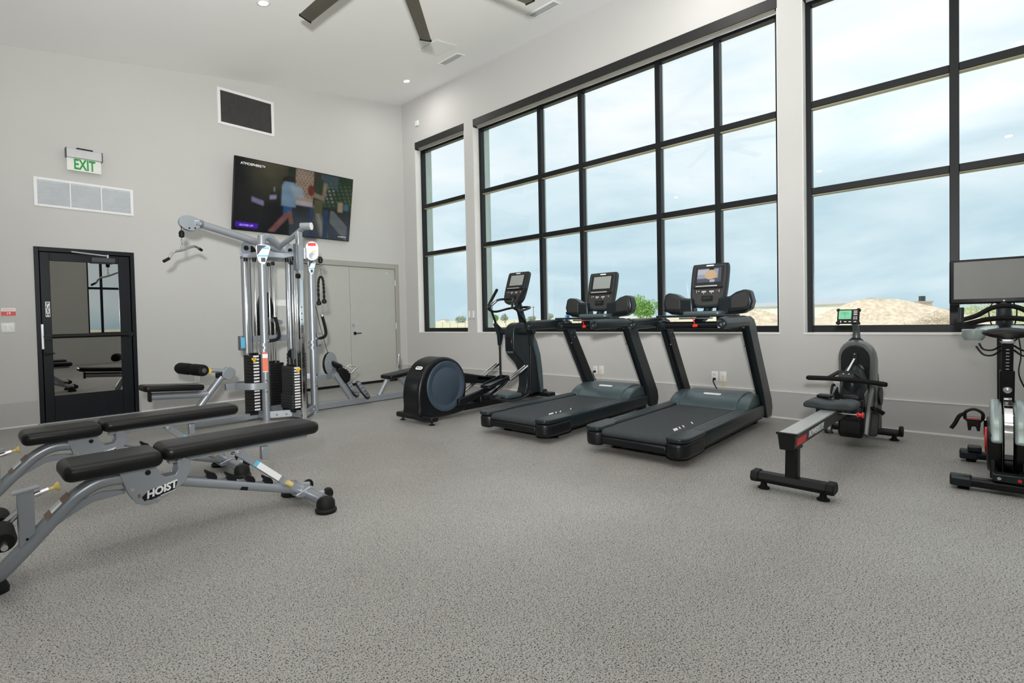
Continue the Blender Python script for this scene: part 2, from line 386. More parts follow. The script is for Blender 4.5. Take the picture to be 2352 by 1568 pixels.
# ------------------------------------------------------------------ windows
RAILS = (2.495, 3.43)
def window(n, y0, y1, mul):
    w = struct_root('window_%d' % n, (XW, (y0+y1)/2, ZS))
    yo = (y0+y1)/2
    def bar(name, a, b_, c, d, x0=.135, x1=.225, m='frame_black'): return B().box(x0, x1, a-yo, b_-yo, c-ZS, d-ZS).build(name, m, w, bevel=.004)
    B().box(-.006, .135, y0-.004-yo, y1+.004-yo, -.014, .004).build('window_sill', 'white_trim', w, smooth=False)
    for s_, yy in ((1, y0), (-1, y1)): B().box(.0, .134, min(yy, yy+s_*.006)-yo, max(yy, yy+s_*.006)-yo, .004, ZT-ZS-.13).build('skylit_reveal', 'white_trim', w, smooth=False)  # sheet over the reveal, painted white in place of sky light on it
    bar('frame', y0, y0+.055, ZS, ZT); bar('frame', y1-.055, y1, ZS, ZT)
    bar('frame', y0+.055, y1-.055, ZS+.005, ZS+.078); bar('frame', y0+.055, y1-.055, 4.50, ZT)
    edges = [y0+.055]+[v for m_ in sorted(mul) for v in (m_-.034, m_+.034)]+[y1-.055]
    for m_ in mul:
        bar('mullion', m_-.034, m_+.034, ZS+.078, 4.50)
        B().box(.225, .262, m_-.026-yo, m_+.026-yo, .078, 4.50-ZS).build('skylit_mullion_cap', 'exterior_jamb_and_skylit_cap', w)  # cap coloured pale teal to stand for sky light on its side
    zed = [ZS+.078]+[v for z in RAILS for v in (z-.036, z+.036)]+[4.50]
    for i in range(0, len(edges), 2):
        for z in RAILS: 
            bar('rail', edges[i], edges[i+1], z-.036, z+.036)
            B().box(.150, .222, edges[i]-yo, edges[i+1]-yo, z-.046-ZS, z-.036-ZS).build('rail_floor_bounce', 'olive_fabric_and_bounce', w, smooth=False)  # light bounced off the floor, painted as an olive strip under the rail
            B().box(.225, .25, edges[i]-yo, edges[i+1]-yo, z-.030-ZS, z+.030-ZS).build('rail_cap', 'frame_dark', w)
        for k in range(0, len(zed), 2):
            B().box(.176, .184, edges[i]-yo, edges[i+1]-yo, zed[k]-ZS, zed[k+1]-ZS).build('pane', 'window_glass', w, smooth=False)
    return w
window(1, *WIN[0], [])
window(2, *WIN[1], [4.995, 4.235, 3.04, 2.29])
window(3, *WIN[2], [.165, -.60, -1.80, -2.56])
bw = struct_root('window_4', ((BX0+BX1)/2, Y0, ZS)); bo = (BX0+BX1)/2
def bbar(name, a, b_, c, d): return B().box(a-bo, b_-bo, -.2, -.11, c-ZS, d-ZS).build(name, 'frame_black', bw, bevel=.004)
for a, b_, c, d in ((BX0, BX0+.055, ZS, BZ), (BX1-.055, BX1, ZS, BZ), (BX0, BX1, ZS, ZS+.075), (BX0, BX1, BZ-.1, BZ)): bbar('frame', a, b_, c, d)
for x in (3.55, 4.75): bbar('mullion', x-.034, x+.034, ZS+.075, BZ-.1)
for a, b_ in ((BX0+.055, 3.516), (3.584, 4.716), (4.784, BX1-.055)):
    for z in RAILS: bbar('rail', a, b_, z-.036, z+.036)
    for c, d in ((ZS+.075, RAILS[0]-.036), (RAILS[0]+.036, RAILS[1]-.036), (RAILS[1]+.036, BZ-.1)): B().box(a-bo, b_-bo, -.158, -.150, c-ZS, d-ZS).build('pane', 'window_glass', bw, smooth=False)
def shade(y0, y1, label):
    yo = (y0+y1)/2
    t = thing('roller_shade', label, 'roller shade', (XW, yo, ZT))
    h = (y1-y0)/2
    B().box(-.004, .012, -h, h, -.125, -.003).build('fascia', 'fascia', t, bevel=.002)
    B().box(.012, .10, -h, h, -.012, -.003).build('cassette_top', 'fascia', t)
    B().cyl((.055, -h+.02, -.075), (.055, h-.02, -.075), .040, n=20).build('fabric_roll', 'olive_fabric_and_bounce', t)
    B().box(.078, .098, -h+.02, h-.02, -.150, -.105).build('hem_bar', 'hem_metal', t, bevel=.003)
    for s in (-1, 1): B().box(.0, .11, s*h-(.02 if s > 0 else 0), s*h+(0 if s > 0 else .02), -.135, -.01).build('end_bracket', 'black', t, bevel=.002)
shade(WIN[0][0]+.003, WIN[0][1]-.003, 'short dark roller shade cassette above the narrow window by the corner')
shade(WIN[1][0]+.003, WIN[1][1]-.003, 'long dark roller shade cassette above the wide window behind the treadmills')
shade(WIN[2][0]+.003, WIN[2][1]-.003, 'dark roller shade cassette above the window behind the rowing machine')

# ------------------------------------------------------------------ exit door
d1 = struct_root('door_1', (1.26, YW, 0))
def dpart(name, x0, x1, y0, y1, z0, z1, m='door_navy', bv=.004, par=d1): return B().box(x0-1.26, x1-1.26, y0, y1, z0, z1).build(name, m, par, bevel=bv)
fr = B()
for a, b_, c, d in ((.735, .782, 0, 2.20), (1.738, 1.785, 0, 2.20), (.782, 1.738, 2.145, 2.20)): fr.box(a-1.26, b_-1.26, -.012, .14, c, d)
fr.build('door_frame', 'door_navy', d1, bevel=.004)
leaf = B()
for a, b_, c, d in ((.79, .885, .012, 2.138), (1.605, 1.73, .012, 2.138), (.885, 1.605, 2.035, 2.138), (.885, 1.605, .012, .335)): leaf.box(a-1.26, b_-1.26, .005, .05, c, d)
leaf = leaf.build('door_leaf', 'door_navy', d1, bevel=.003)
dpart('glass', .885, 1.605, .024, .032, .335, 2.035, 'door_glass', 0)
B().box(.74-1.26, 1.78-1.26, .14, 1.8, 0, .01).box(.74-1.26, 1.78-1.26, 1.79, 1.8, 0, 2.2).box(.74-1.26, .75-1.26, .14, 1.8, 0, 2.2).box(1.77-1.26, 1.78-1.26, .14, 1.8, 0, 2.2).box(.74-1.26, 1.78-1.26, .14, 1.8, 2.19, 2.2).build('vestibule', 'base_paint', d1, smooth=False)
pb = B().tube([(.82-1.26, -.055, 1.085), (1.735-1.26, -.055, 1.085)], .027, 14).build('push_bar', 'black', d1)
B().cyl((.835-1.26, .01, 1.085), (.835-1.26, -.08, 1.085), .042, n=20).build('bar_end', 'black', pb)
B().cyl((1.70-1.26, .01, 1.085), (1.70-1.26, -.08, 1.085), .03, n=16).build('bar_end', 'black', pb)
dpart('latch_plate', .775, .800, -.034, -.026, .93, 1.24, 'alu', .002)
dpart('latch_box', .806, .842, -.03, .008, .845, .885, 'black')
B().tube([(.81-1.26, -.035, .868), (.90-1.26, -.04, .872)], .008, 8).build('thumb_turn', 'black', d1)
ps = dpart('push_sticker', .828, .872, .001, .006, 1.33, 1.52, 'white_print', 0)
for k, ch in enumerate('PUSH'): text_mesh(ch, .052, 'push_lettering', 'black', ps, basis((.850-1.26, .0005, 1.493-k*.0455), (1, 0, 0), (0, 0, 1)), bold=.0012)
cz = dpart('closer_body', 1.30, 1.56, -.075, .004, 2.035, 2.10, 'frame_dark', .008)
B().tube([(1.48-1.26, -.05, 2.125), (1.10-1.26, -.045, 2.155)], .010, 8).build('closer_arm', 'alu', cz)
B().tube([(1.48-1.26, -.045, 2.10), (1.48-1.26, -.045, 2.14)], .014, 10).build('closer_pivot', 'alu', cz)
dpart('threshold', .72, 1.80, -.05, .12, 0, .012, 'alu', .003)

# ------------------------------------------------------------------ double door
d2 = struct_root('door_2', (5.17, YW, 0)); E0 = 5.17
f2 = B()
for a, b_, c, d in ((4.05, 4.14, 0, 2.31), (6.20, 6.285, 0, 2.31), (4.14, 6.20, 2.215, 2.31)): f2.box(a-E0, b_-E0, -.012, .14, c, d)
f2.build('door_frame', 'door_frame_grey', d2, bevel=.003)
for a, b_ in ((4.145, 5.167), (5.173, 6.195)):
    lf = B().box(a-E0, b_-E0, .012, .055, .045, 2.21).build('door_leaf', 'door_grey', d2, bevel=.002)
    if a > 5:
        lv = B().rbox(a+.055-E0, a+.105-E0, -.006, .012, .945, 1.0, .004).build('lever', 'black', lf)
        B().tube([(a+.085-E0, -.02, .972), (a+.20-E0, -.03, .972)], .009, 10).cyl((a+.085-E0, .01, .972), (a+.085-E0, -.03, .972), .012).build('lever_arm', 'black', lv)
        B().cyl((a+.05-E0, .012, 1.125), (a+.05-E0, -.012, 1.125), .026, n=18).build('deadbolt', 'steel', lf)
        B().cyl((a+.83-E0, .012, 2.12), (a+.83-E0, -.004, 2.12), .012, n=12).build('door_viewer', 'white_metal', lf)
        for z in (1.94, 1.09, .22): B().cyl((b_+.006-E0, .004, z-.06), (b_+.006-E0, .004, z+.06), .010, n=10).build('hinge', 'alu', lf)
B().box(4.14-E0, 6.20-E0, .005, .12, 0, .045).build('door_sweep', 'black', d2)
B().box(4.0-E0, 6.33-E0, .15, .2, 0, 2.33).build('backing', 'black', d2)

# ------------------------------------------------------------------ things on the door wall
ex = thing('exit_sign', 'exit sign with green lettering on a clear panel under a grey housing', 'exit sign', (1.275, YW, 3.335))
B().box(-.195, .175, -.10, -.02, .015, .125).build('housing', 'alu', ex, bevel=.004)
B().box(-.085, .085, -.075, 0, .125, .15).build('bracket', 'black', ex, bevel=.004)
for q in (-.2, .172): B().box(q, q+.008, -.104, -.016, .012, .13).build('end_cap', 'frame_dark', ex)
pn = B().box(-.188, .168, -.066, -.056, -.145, .015).build('panel', 'exit_panel', ex, bevel=.002)
text_mesh('EXIT', .182, 'exit_lettering', 'exit_green', pn, basis((-.008, -.068, -.066), (1, 0, 0), (0, 0, 1)), bold=.0045, sx=.60)
B().box(-.05, .05, -.02, 0, .02, .1).build('wall_mount', 'alu', ex)
rv = thing('return_air_grille', 'wide white three-section return air grille above the exit door', 'air vent', (1.28, YW, 2.88))
f_ = B()
for a, b_, c, d in ((-.52, -.485, -.18, .18), (.485, .52, -.18, .18), (-.485, .485, .15, .18), (-.485, .485, -.18, -.15)): f_.box(a, b_, -.016, 0, c, d)
f_.build('frame', 'white_metal', rv, bevel=.003)
for x in (-.163, .163): B().box(x-.006, x+.006, -.015, 0, -.15, .15).build('divider', 'white_metal', rv)
B().box(-.485, .485, -.002, 0, -.15, .15).build('backing', 'vent_slat', rv, smooth=False)
for k, (a, b_) in enumerate(((-.485, -.169), (-.157, .157), (.169, .485))):
    sl_ = B()
    for i in range(22):
        z = -.143+i*.0133; sl_.box(a, b_, -.013, -.003, z-.0012, z+.0012, rot=(.6, 0, 0))
    sl_.build('louvers', 'vent_slat', rv, smooth=False, kind='stuff')
ug = thing('wall_grille', 'dark perforated return grille in a white frame high on the door wall', 'air vent', (3.38, YW, 4.54))
f_ = B()
for a, b_, c, d in ((-.44, -.395, -.28, .28), (.395, .44, -.28, .28), (-.395, .395, .24, .28), (-.395, .395, -.28, -.24)): f_.box(a, b_, -.016, 0, c, d)
f_.build('frame', 'white_metal', ug, bevel=.003)
B().box(-.395, .395, -.002, 0, -.24, .24).build('backing', 'black', ug, smooth=False)
sl_ = B()
for i in range(40): sl_.box(-.39+i*.02-.0035, -.39+i*.02+.0035, -.010, -.004, -.24, .24)
for i in range(24): sl_.box(-.395, .395, -.007, -.003, -.235+i*.0204-.002, -.235+i*.0204+.002)
sl_.build('mesh_grid', 'grille_grey', ug, smooth=False, kind='stuff')
def plate(name, label, cat, loc, face, w=.075, h=.118, kind='outlet', group=None):
    # face: 'y' on the door wall (looks to -y), 'x' on the window wall (looks to -x)
    t = thing(name, label, cat, loc, 0 if face == 'y' else -PI/2, group)
    B().rbox(-w/2, w/2, -.007, 0, -h/2, h/2, .003, 2).build('cover', 'white_plastic', t)
    if kind == 'outlet':
        for z in (.022, -.022):
            s_ = B().rbox(-.017, .017, -.009, -.006, z-.014, z+.014, .0012, 2).build('socket', 'white_trim', t)
            B().box(-.008, -.005, -.0095, -.0088, z-.003, z+.008).box(.005, .008, -.0095, -.0088, z-.003, z+.008).build('slots', 'frame_dark', s_)
    elif kind == 'switch':
        n = 2
        for i in range(n):
            x = (i-.5)*.046; B().box(x-.017, x+.017, -.011, -.006, -.034, .034).build('rocker', 'white_trim', t, bevel=.002)
            B().box(x-.018, x+.018, -.0078, -.0068, -.036, .036).build('rocker_gap', 'alu', t)
    elif kind == 'jack':
        B().box(-.008, .008, -.010, -.006, -.006, .008).build('jack', 'yellow', t)
    return t
plate('light_switch', 'white two-gang light switch plate beside the exit door', 'light switch', (.475, YW, 1.205), 'y', .125, .118, 'switch')
rs = thing('notice_sign', 'small red and white notice sign above the light switch', 'sign', (.485, YW, 1.395))
B().box(-.065, .065, -.004, 0, -.045, .045).build('sign_panel', 'white_print', rs)
rb = B().box(-.065, .065, -.005, -.0035, -.045, .004).build('red_band', 'red', rs)
text_mesh('19', .04, 'number', 'white_print', rb, basis((0, -.0055, -.021), (1, 0, 0), (0, 0, 1)), depth=.0006, bold=.001)
B().box(-.05, .05, -.0048, -.0038, .018, .021).box(-.05, .05, -.0048, -.0038, .027, .030).build('fine_print', 'orange', rs)
plate('wall_outlet', 'white wall outlet behind the leg roller pad on the door wall', 'outlet', (2.53, YW, .40), 'y')
pp = thing('wall_notice', 'blank white paper notice on the wall behind the cable machine', 'notice', (3.86, YW, 1.53))
B().box(-.10, .10, -.003, 0, -.05, .05).build('paper', 'white_print', pp)
B().box(-.09, -.02, -.0036, -.0028, .028, .032).build('fine_print', 'alu', pp)
# ------------------------------------------------------------------ things on the window wall
for (y, z, k, lab) in ((3.96, .415, 'outlet', 'white wall outlet with a black plug behind the treadmill beside the elliptical'), (3.86, .42, 'jack', 'white data plate with a yellow cable behind the treadmill beside the elliptical'),
                       (2.30, .43, 'outlet', 'white wall outlet with a black plug behind the treadmill beside the rower'), (2.205, .43, 'jack', 'white data plate with a yellow cable behind the treadmill beside the rower'),
                       (1.06, .40, 'outlet', 'white wall outlet behind the rowing machine handle'), (-.155, .60, 'outlet', 'white wall outlet behind the exercise bike')):
    plate('wall_outlet' if k == 'outlet' else 'data_plate', lab, 'outlet' if k == 'outlet' else 'data plate', (XW, y, z), 'x', kind=k)
sp = thing('wall_sensor', 'small square white sensor on the window wall near the ceiling corner', 'sensor', (XW, 7.83, 5.02))
B().rbox(-.03, 0, -.05, .05, -.05, .05, .008, 3).build('body', 'white_plastic', sp); B().box(-.032, -.029, -.03, .03, -.03, .03).build('cover', 'white_trim', sp, bevel=.002)
for y in (6.505, 6.40):
    rm = thing('shade_remote', 'slim white shade remote in a wall holder at the edge of the %s window' % ('narrow' if y > 6.45 else 'wide'), 'remote', (XW, y, 1.27), group='shade remotes between the windows')
    B().rbox(-.022, 0, -.018, .018, -.065, .065, .006, 3).build('remote_body', 'white_plastic', rm); B().box(-.012, 0, -.023, .023, -.075, -.02).build('holder', 'alu', rm, bevel=.003)
for (y, dst) in ((3.96, 3.62), (2.30, 2.0)):
    c_ = thing('power_cord', 'black power cord plugged in behind the treadmill beside the %s' % ('elliptical' if y > 3 else 'rower'), 'cord', (XW, y, .395))
    B().lathe([(.0, -.008), (.017, -.008), (.017, -.03), (.011, -.05), (.006, -.06)], (0, 0, 0), 'x', 12).build('plug', 'black', c_)
    B().tube([(-.055, 0, 0), (-.09, -.02, -.04), (-.10, (dst-y)*.35, -.2), (-.10, (dst-y)*.6, -.385), (-.25, dst-y, -.388), (-.40, dst-y, -.39)], .006, 8, 6).build('cable', 'black', c_)
    c2 = thing('yellow_cable', 'thin yellow data cable plugged in behind the treadmill beside the %s' % ('elliptical' if y > 3 else 'rower'), 'cord', (XW, y-.1, .42))
    B().tube([(-.008, 0, 0), (-.05, -.005, -.03), (-.06, -.03, -.2), (-.06, -.05, -.41), (-.3, -.1, -.416)], .003, 6, 6).build('cable', 'yellow', c2)

# ------------------------------------------------------------------ ceiling fixtures
def cfix(name, label, cat, x, y, group=None):
    t = thing(name, label, cat, (x, y, zc(x)), 0, group); t.rotation_euler = (0, -CT, 0); return t
CANS = [(2.65, 5.95), (5.74, 7.22), (2.65, 2.6), (2.65, -.4), (5.6, 2.2), (5.6, -1.0), (-.6, 5.9), (-.6, 2.6), (-.6, -.4), (2.65, -3.1), (5.6, -3.4), (-.6, -3.1)]  # first two are seen fittings; the others are unseen, added for fill light
for i, (x, y) in enumerate(CANS):
    t = cfix('ceiling_light', ('small round recessed downlight in the ceiling between the fan and the door wall', 'small round recessed downlight near the ceiling corner above the television', 'unseen downlight added for fill light in the sloped ceiling away from the door wall')[min(i, 2)], 'ceiling light', x, y, 'recessed downlights in the ceiling')
    B().lathe([(.052, -.004), (.078, -.004), (.082, -.002), (.082, 0), (.052, 0)], n=28).build('trim_ring', 'white_metal', t)
    B().lathe([(.0001, -.008), (.052, -.007), (.052, -.004), (.0001, -.004)], n=28).build('lens', 'glow', t)
    L_ = bpy.data.lights.new('downlight_lamp', 'AREA'); L_.shape = 'DISK'; L_.size = .10; L_.energy = 9; L_.color = (1, .98, .95); L_.spread = math.radians(175)
    lo = bpy.data.objects.new('downlight_lamp', L_); C.objects.link(lo); lo.location = (0, 0, -.010); lo.parent = t
for (x, y, lab) in ((5.82, 4.28, 'white slotted ceiling diffuser near the top of the wide window'), (5.81, 6.14, 'white slotted ceiling diffuser between the access panel and the window wall')):
    t = cfix('ceiling_vent', lab, 'air vent', x, y)
    f_ = B()
    for a, b_, c, d in ((-.095, -.075, -.23, .23), (.075, .095, -.23, .23), (-.075, .075, -.23, -.212), (-.075, .075, .212, .23)): f_.box(a, b_, c, d, -.012, 0)
    f_.build('frame', 'white_metal', t, bevel=.002)
    B().box(-.075, .075, -.212, .212, -.003, 0).build('backing', 'frame_dark', t, smooth=False)
    for k in range(4): B().box(-.0555+k*.037-.0075, -.0555+k*.037+.0075, -.212, .212, -.010, -.006).build('blade', 'white_metal', t, smooth=False)
t = cfix('access_panel', 'flat square white panel in the ceiling beside the slotted diffuser', 'ceiling panel', 5.32, 5.92)
B().box(-.21, .21, -.21, .21, -.010, 0).build('panel', 'white_metal', t, bevel=.003); B().box(-.225, .225, -.225, .225, -.004, 0).build('rim', 'white_trim', t)
# ceiling fan with broad straight blades
fx, fy, fz = 2.826, 3.695, 4.50
fan = thing('ceiling_fan', 'large bronze ceiling fan with long straight blades', 'ceiling fan', (fx, fy, fz))
B().cyl((0, 0, .08), (0, 0, zc(fx)-fz-.03), .025).build('downrod', 'fan_bronze', fan)
B().lathe([(.03, -.02), (.085, 0), (.085, .05), (.03, .08)], (0, 0, zc(fx)-fz-.09)).build('canopy', 'fan_bronze', fan)
B().lathe([(.02, -.07), (.13, -.06), (.16, -.02), (.16, .04), (.10, .09), (.03, .10)], n=32).build('motor_housing', 'fan_bronze', fan)
for k in range(7):
    a = math.radians(91-360/7*k)
    bl_m = B(); rings = []
    for (x, w) in ((.14, .06), (.30, .080), (.9, .076), (1.53, .070), (1.555, .068)):
        tw = math.radians(12)
        rings.append([Vector((x, w*c*math.cos(tw)-h*math.sin(tw), w*c*math.sin(tw)+h*math.cos(tw)))
                      for c, h in ((1, .0), (.6, .009), (-.6, .009), (-1, 0), (-.6, -.007), (.6, -.007))])
    bl_m.ring_sweep(rings).xf(Matrix.Rotation(a, 4, 'Z'))
    bo = bl_m.build('blade', 'fan_bronze', fan, ang=60)
    B().box(1.555, 1.567, -.072, .072, -.012, .012, rot=(math.radians(12), 0, 0), at=(1.56, 0, 0)).xf(Matrix.Rotation(a, 4, 'Z')).build('blade_tip', 'black', bo)

# ------------------------------------------------------------------ television
tv = thing('television', 'large wall television tilted downward showing two people training', 'television', (4.105, YW, 3.2))
TVW, TVH = 2.06, 1.11
c0 = Vector((-TVW/2, -.07, -.55)); tilt = math.asin(.20/TVH)
TM = Matrix.Translation((0, -.165, 0)) @ Matrix.Rotation(tilt, 4, 'X')      # local x right, y depth (toward wall), z up
B().rbox(-TVW/2, TVW/2, .0, .045, -TVH/2, TVH/2, .008, 2).xf(TM).build('casing', 'black', tv)
B().box(-.3, .3, .045, .115, -.2, .2).xf(TM).build('mount_plate', 'black', tv)
B().box(-.2, .2, -.06, 0, -.28, .0).build('wall_bracket', 'black', tv)
def lerp(a, b_, t): return tuple(a[i]+(b_[i]-a[i])*t for i in range(3))
def tv_color(u, v):   # u 0..1 left to right, v 0..1 top to bottom; a dim gym picture
    c = (.004, .006, .012)
    # garden light top left, trees right
    g = max(0, 1-((u-.27)/.22)**2)*max(0, 1-v/.62); c = lerp(c, (.17, .16, .08), g*.75)
    if u > .66 and v < .52: c = lerp(c, (.018, .055, .022), .8); 
    if .70 < u < .86 and v < .12+.1*u: c = (.10, .16, .20) if int(v*70) % 2 else (.02, .05, .05)
    n = math.sin(u*91+v*37)*math.sin(u*53-v*71)
    if u > .70 and .1 < v < .5 and n > .45: c = (.10, .17, .10)
    if .72 < u < .83 and .20 < v < .42 and n > .62: c = (.45, .5, .55)
    if .41 < u < .45 and v < .2: c = (.02, .05, .02)
    # poster wall
    if .475 < u < .635 and v < .54:
        c = (.50, .37, .27)
        if v < .42 and math.sin(u*210)*math.sin(v*75) > .55: c = (.05, .05, .05)
        if v > .47: c = (.62, .56, .62)
    # mirrored floor
    if v > .52 and u > .44: c = lerp(c, (.06, .09, .13), min(1, (v-.52)*3)*.8)
    if .63 < u < .80 and .5 < v < .98:
        k = abs((u-.70)-(v-.7)*.2)/.05
        if k < 1: c = lerp(c, (.36, .36, .30), 1-k)
    if .80 < u < .97 and v > .55 and abs((v-.62)-(u-.80)*1.6) < .12: c = lerp(c, (.22, .26, .27), .8)
    if v > .55 and (abs(u-.63) < .02 or abs(u-.76) < .022): c = (.015, .06, .15)
    if .87 < u < .92 and .40 < v < .55: c = (.45, .36, .24)
    if .93 < u < .97 and .42 < v < .52: c = (.05, .20, .32)
    # left mats and stripe
    if abs(v-(.56+.05*math.sin((u-.16)*9))) < .035 and .13 < u < .225: c = (.42, .38, .66)
    if abs(v-.50-(.24-u)*.4) < .03 and .27 < u < .325: c = (.42, .40, .62)
    if .30 < u < .31 and .33 < v < .39: c = (.5, .55, .6)
    # person in white shirt
    if (((u-.425)/.055)**2+((v-.20)/.07)**2) < 1: c = (.02, .015, .012)
    if .365 < u < .485 and .22 < v < .58 and abs(u-.425) < .035+.09*min(1, (v-.2)*3): c = lerp((.34, .50, .66), (.20, .36, .50), v)
    if abs((u-.50)-(v-.36)*.25) < .05 and .27 < v < .42: c = (.40, .52, .62)
    if .385 < u < .455 and .58 < v < .72: c = (.02, .12, .34)
    if abs((u-.42)+(v-.70)*.45) < .028 and .68 < v < .98: c = (.30, .12, .12)
    if abs((u-.44)-(v-.66)*.10) < .018 and .64 < v < .84: c = (.26, .13, .12)
    # person in olive vest with red gloves
    if (((u-.665)/.035)**2+((v-.03)/.09)**2) < 1: c = (.05, .035, .03)
    if .645 < u < .72 and .10 < v < .42: c = (.022, .05, .020)
    if abs((u-.735)+(v-.3)*.05) < .016 and .14 < v < .36: c = (.34, .25, .19)
    if abs((v-.36)-(u-.68)*.4) < .035 and .62 < u < .74: c = (.34, .25, .19)
    if .65 < u < .725 and .42 < v < .62: c = (.11, .12, .05)
    if (((u-.615)/.03)**2+((v-.29)/.085)**2) < 1: c = (.20, .012, .015)
    if .645 < u < .665 and .60 < v < .88: c = (.10, .08, .06)
    # purple caption banner
    if .018+.010*(1-v) < u < .185+.02*(.95-v)*5 and .895 < v < .965: c = (.13, .02, .80)
    k = .88+.10*math.sin(u*23+v*11)*math.sin(u*17-v*27+1.3)
    k *= (.55+.45*min(1, abs(u-.02)*4)) if v < .88 else 1
    return tuple(q*k for q in c)
def picture(name, parent, w, h, nu, nv, fn, mtx, strength, soft=0):
    me = bpy.data.meshes.new(name); vs = []; fs = []
    for j in range(nv+1):
        for i in range(nu+1): vs.append(mtx @ Vector((-w/2+w*i/nu, 0, h/2-h*j/nv)))
    for j in range(nv):
        for i in range(nu): a = j*(nu+1)+i; fs.append((a, a+nu+1, a+nu+2, a+1))
    me.from_pydata([tuple(v) for v in vs], [], fs); me.update()
    ca = me.color_attributes.new('picture', 'FLOAT_COLOR', 'POINT')
    import numpy as np
    im = np.array([[fn(i/nu, j/nv) for i in range(nu+1)] for j in range(nv+1)])
    for _ in range(soft):
        pd = np.pad(im, ((1, 1), (1, 1), (0, 0)), 'edge')
        im = (pd[:-2, 1:-1]+pd[2:, 1:-1]+pd[1:-1, :-2]+pd[1:-1, 2:]+2*pd[1:-1, 1:-1])/6
    ca.data.foreach_set('color', np.concatenate([im, np.ones(im.shape[:2]+(1,))], 2).astype('f4').ravel())
    m = bpy.data.materials.new(name); m.use_nodes = True; t = m.node_tree; b = t.nodes['Principled BSDF']
    at = t.nodes.new('ShaderNodeVertexColor'); at.layer_name = 'picture'
    b.inputs['Base Color'].default_value = (.004, .004, .005, 1); b.inputs['Roughness'].default_value = .16; b.inputs['Specular IOR Level'].default_value = .35
    t.links.new(at.outputs[0], b.inputs['Emission Color']); b.inputs['Emission Strength'].default_value = strength
    me.materials.append(m); o = bpy.data.objects.new(name, me); C.objects.link(o); o.parent = parent; return o
scr = picture('screen', tv, TVW-.02, TVH-.022, 264, 144, tv_color, TM @ Matrix.Translation((0, -.0015, 0)), .45, 4)
def on_tv(u, v): return TM @ Vector((-TVW/2+.01+(TVW-.02)*u, -.003, TVH/2-.011-(TVH-.022)*v))
XA = (1, 0, 0); YA = TM.to_3x3() @ Vector((0, 0, 1))
MAT['tv_white'] = mat('tv_white', (.5, .5, .5), .4, emit=(.75, .75, .78), estr=.9)
MAT['tv_lilac'] = mat('tv_lilac', (.3, .2, .6), .4, emit=(.42, .28, .95), estr=.8)
text_mesh('ATMOSPHERE', .052, 'screen_title', 'tv_white', scr, basis(on_tv(.118, .075), XA, YA), depth=.0005)
text_mesh('TV', .045, 'screen_title', 'tv_white', scr, basis(on_tv(.213, .072), XA, YA), depth=.0005)
text_mesh('GLOVES UP!', .040, 'screen_caption', 'tv_lilac', scr, basis(on_tv(.098, .932), XA, YA), depth=.0005, bold=.0006, shear=.15)
text_mesh('atmosphere.tv', .028, 'screen_caption', 'tv_white', scr, basis(on_tv(.93, .945), XA, YA), depth=.0003)
# ------------------------------------------------------------------ outdoors
GZ = -.25
CAMP = Vector((0, 0, CAM_H))
def outdoors(px, dist, z=GZ):      # ground point seen in column px at a horizontal distance
    d = r2*((px-1097.33)/F_PX)+fw; h = Vector((d.x, d.y, 0)).normalized()
    return Vector((h.x*dist, h.y*dist, z))
g = B(); nx, ny = 40, 60; rx = random.Random(3)
vs = []; fs = []
for i in range(nx+1):
    for j in range(ny+1):
        t = i/nx; x = XW+.4+560*t**2.2; y = -420+900*j/ny
        vs.append((x, y, GZ+(.10*math.sin(x*.21+y*.13)+.08*math.sin(y*.31)) * (min(1, t*8))))
for i in range(nx):
    for j in range(ny): a = i*(ny+1)+j; fs.append((a, a+ny+1, a+ny+2, a+1))
g.add(vs, fs).build('ground', 'field', kind='structure')
def mound(name, label, c, ax, ay, rz, h, seed, m='dirt'):
    t = MB(); n, k = 40, 16; rr = random.Random(seed); rings = []
    ph = [rr.uniform(0, 6.28) for _ in range(6)]
    for i in range(k):
        q = i/(k-1); ring = []
        for j in range(n):
            a = 2*PI*j/n; w = 1+.10*math.sin(3*a+ph[0])+.06*math.sin(7*a+ph[1])
            hh = h*(math.cos(q*PI)*.5+.5)*(1+.13*math.sin(5*a+ph[2]+q*6)+.08*math.sin(11*a+q*9+ph[3])) if i else -.4
            qq = 1.0-q*.97 if False else q
            ring.append(Vector(((1.02-q)*0+ax*w*max(qq, .02)*math.cos(a), ay*w*max(qq, .02)*math.sin(a), h*(math.cos(qq*PI)*.5+.5)*(1+.12*math.sin(5*a+ph[2]+qq*6)*qq)+rr.uniform(-.04, .04)*h-(.25 if i == k-1 else 0))))
        rings.append(ring)
    o = t.ring_sweep(rings).build(name, m, ang=180); o.location = c; o.rotation_euler = (0, 0, rz)
    return tag(o, label, 'dirt mound')
mound('dirt_mound', 'large tan dirt mound outside behind the rowing machine', outdoors(2012, 58), 9.0, 5.0, PI/2-.1, 2.45, 5)
mound('dirt_mound', 'low pale dirt bank outside past the treadmills', outdoors(1730, 48), 4.6, 3.0, PI/2+.1, 1.70, 11)
mound('dirt_mound', 'low dirt rise outside beneath the green tree', outdoors(1515, 54), 4.2, 2.6, PI/2+.2, 1.30, 17)
mound('dirt_mound', 'small reddish dirt heap outside near the fence', outdoors(2105, 38), 2.4, 1.5, PI/2, .62, 19)
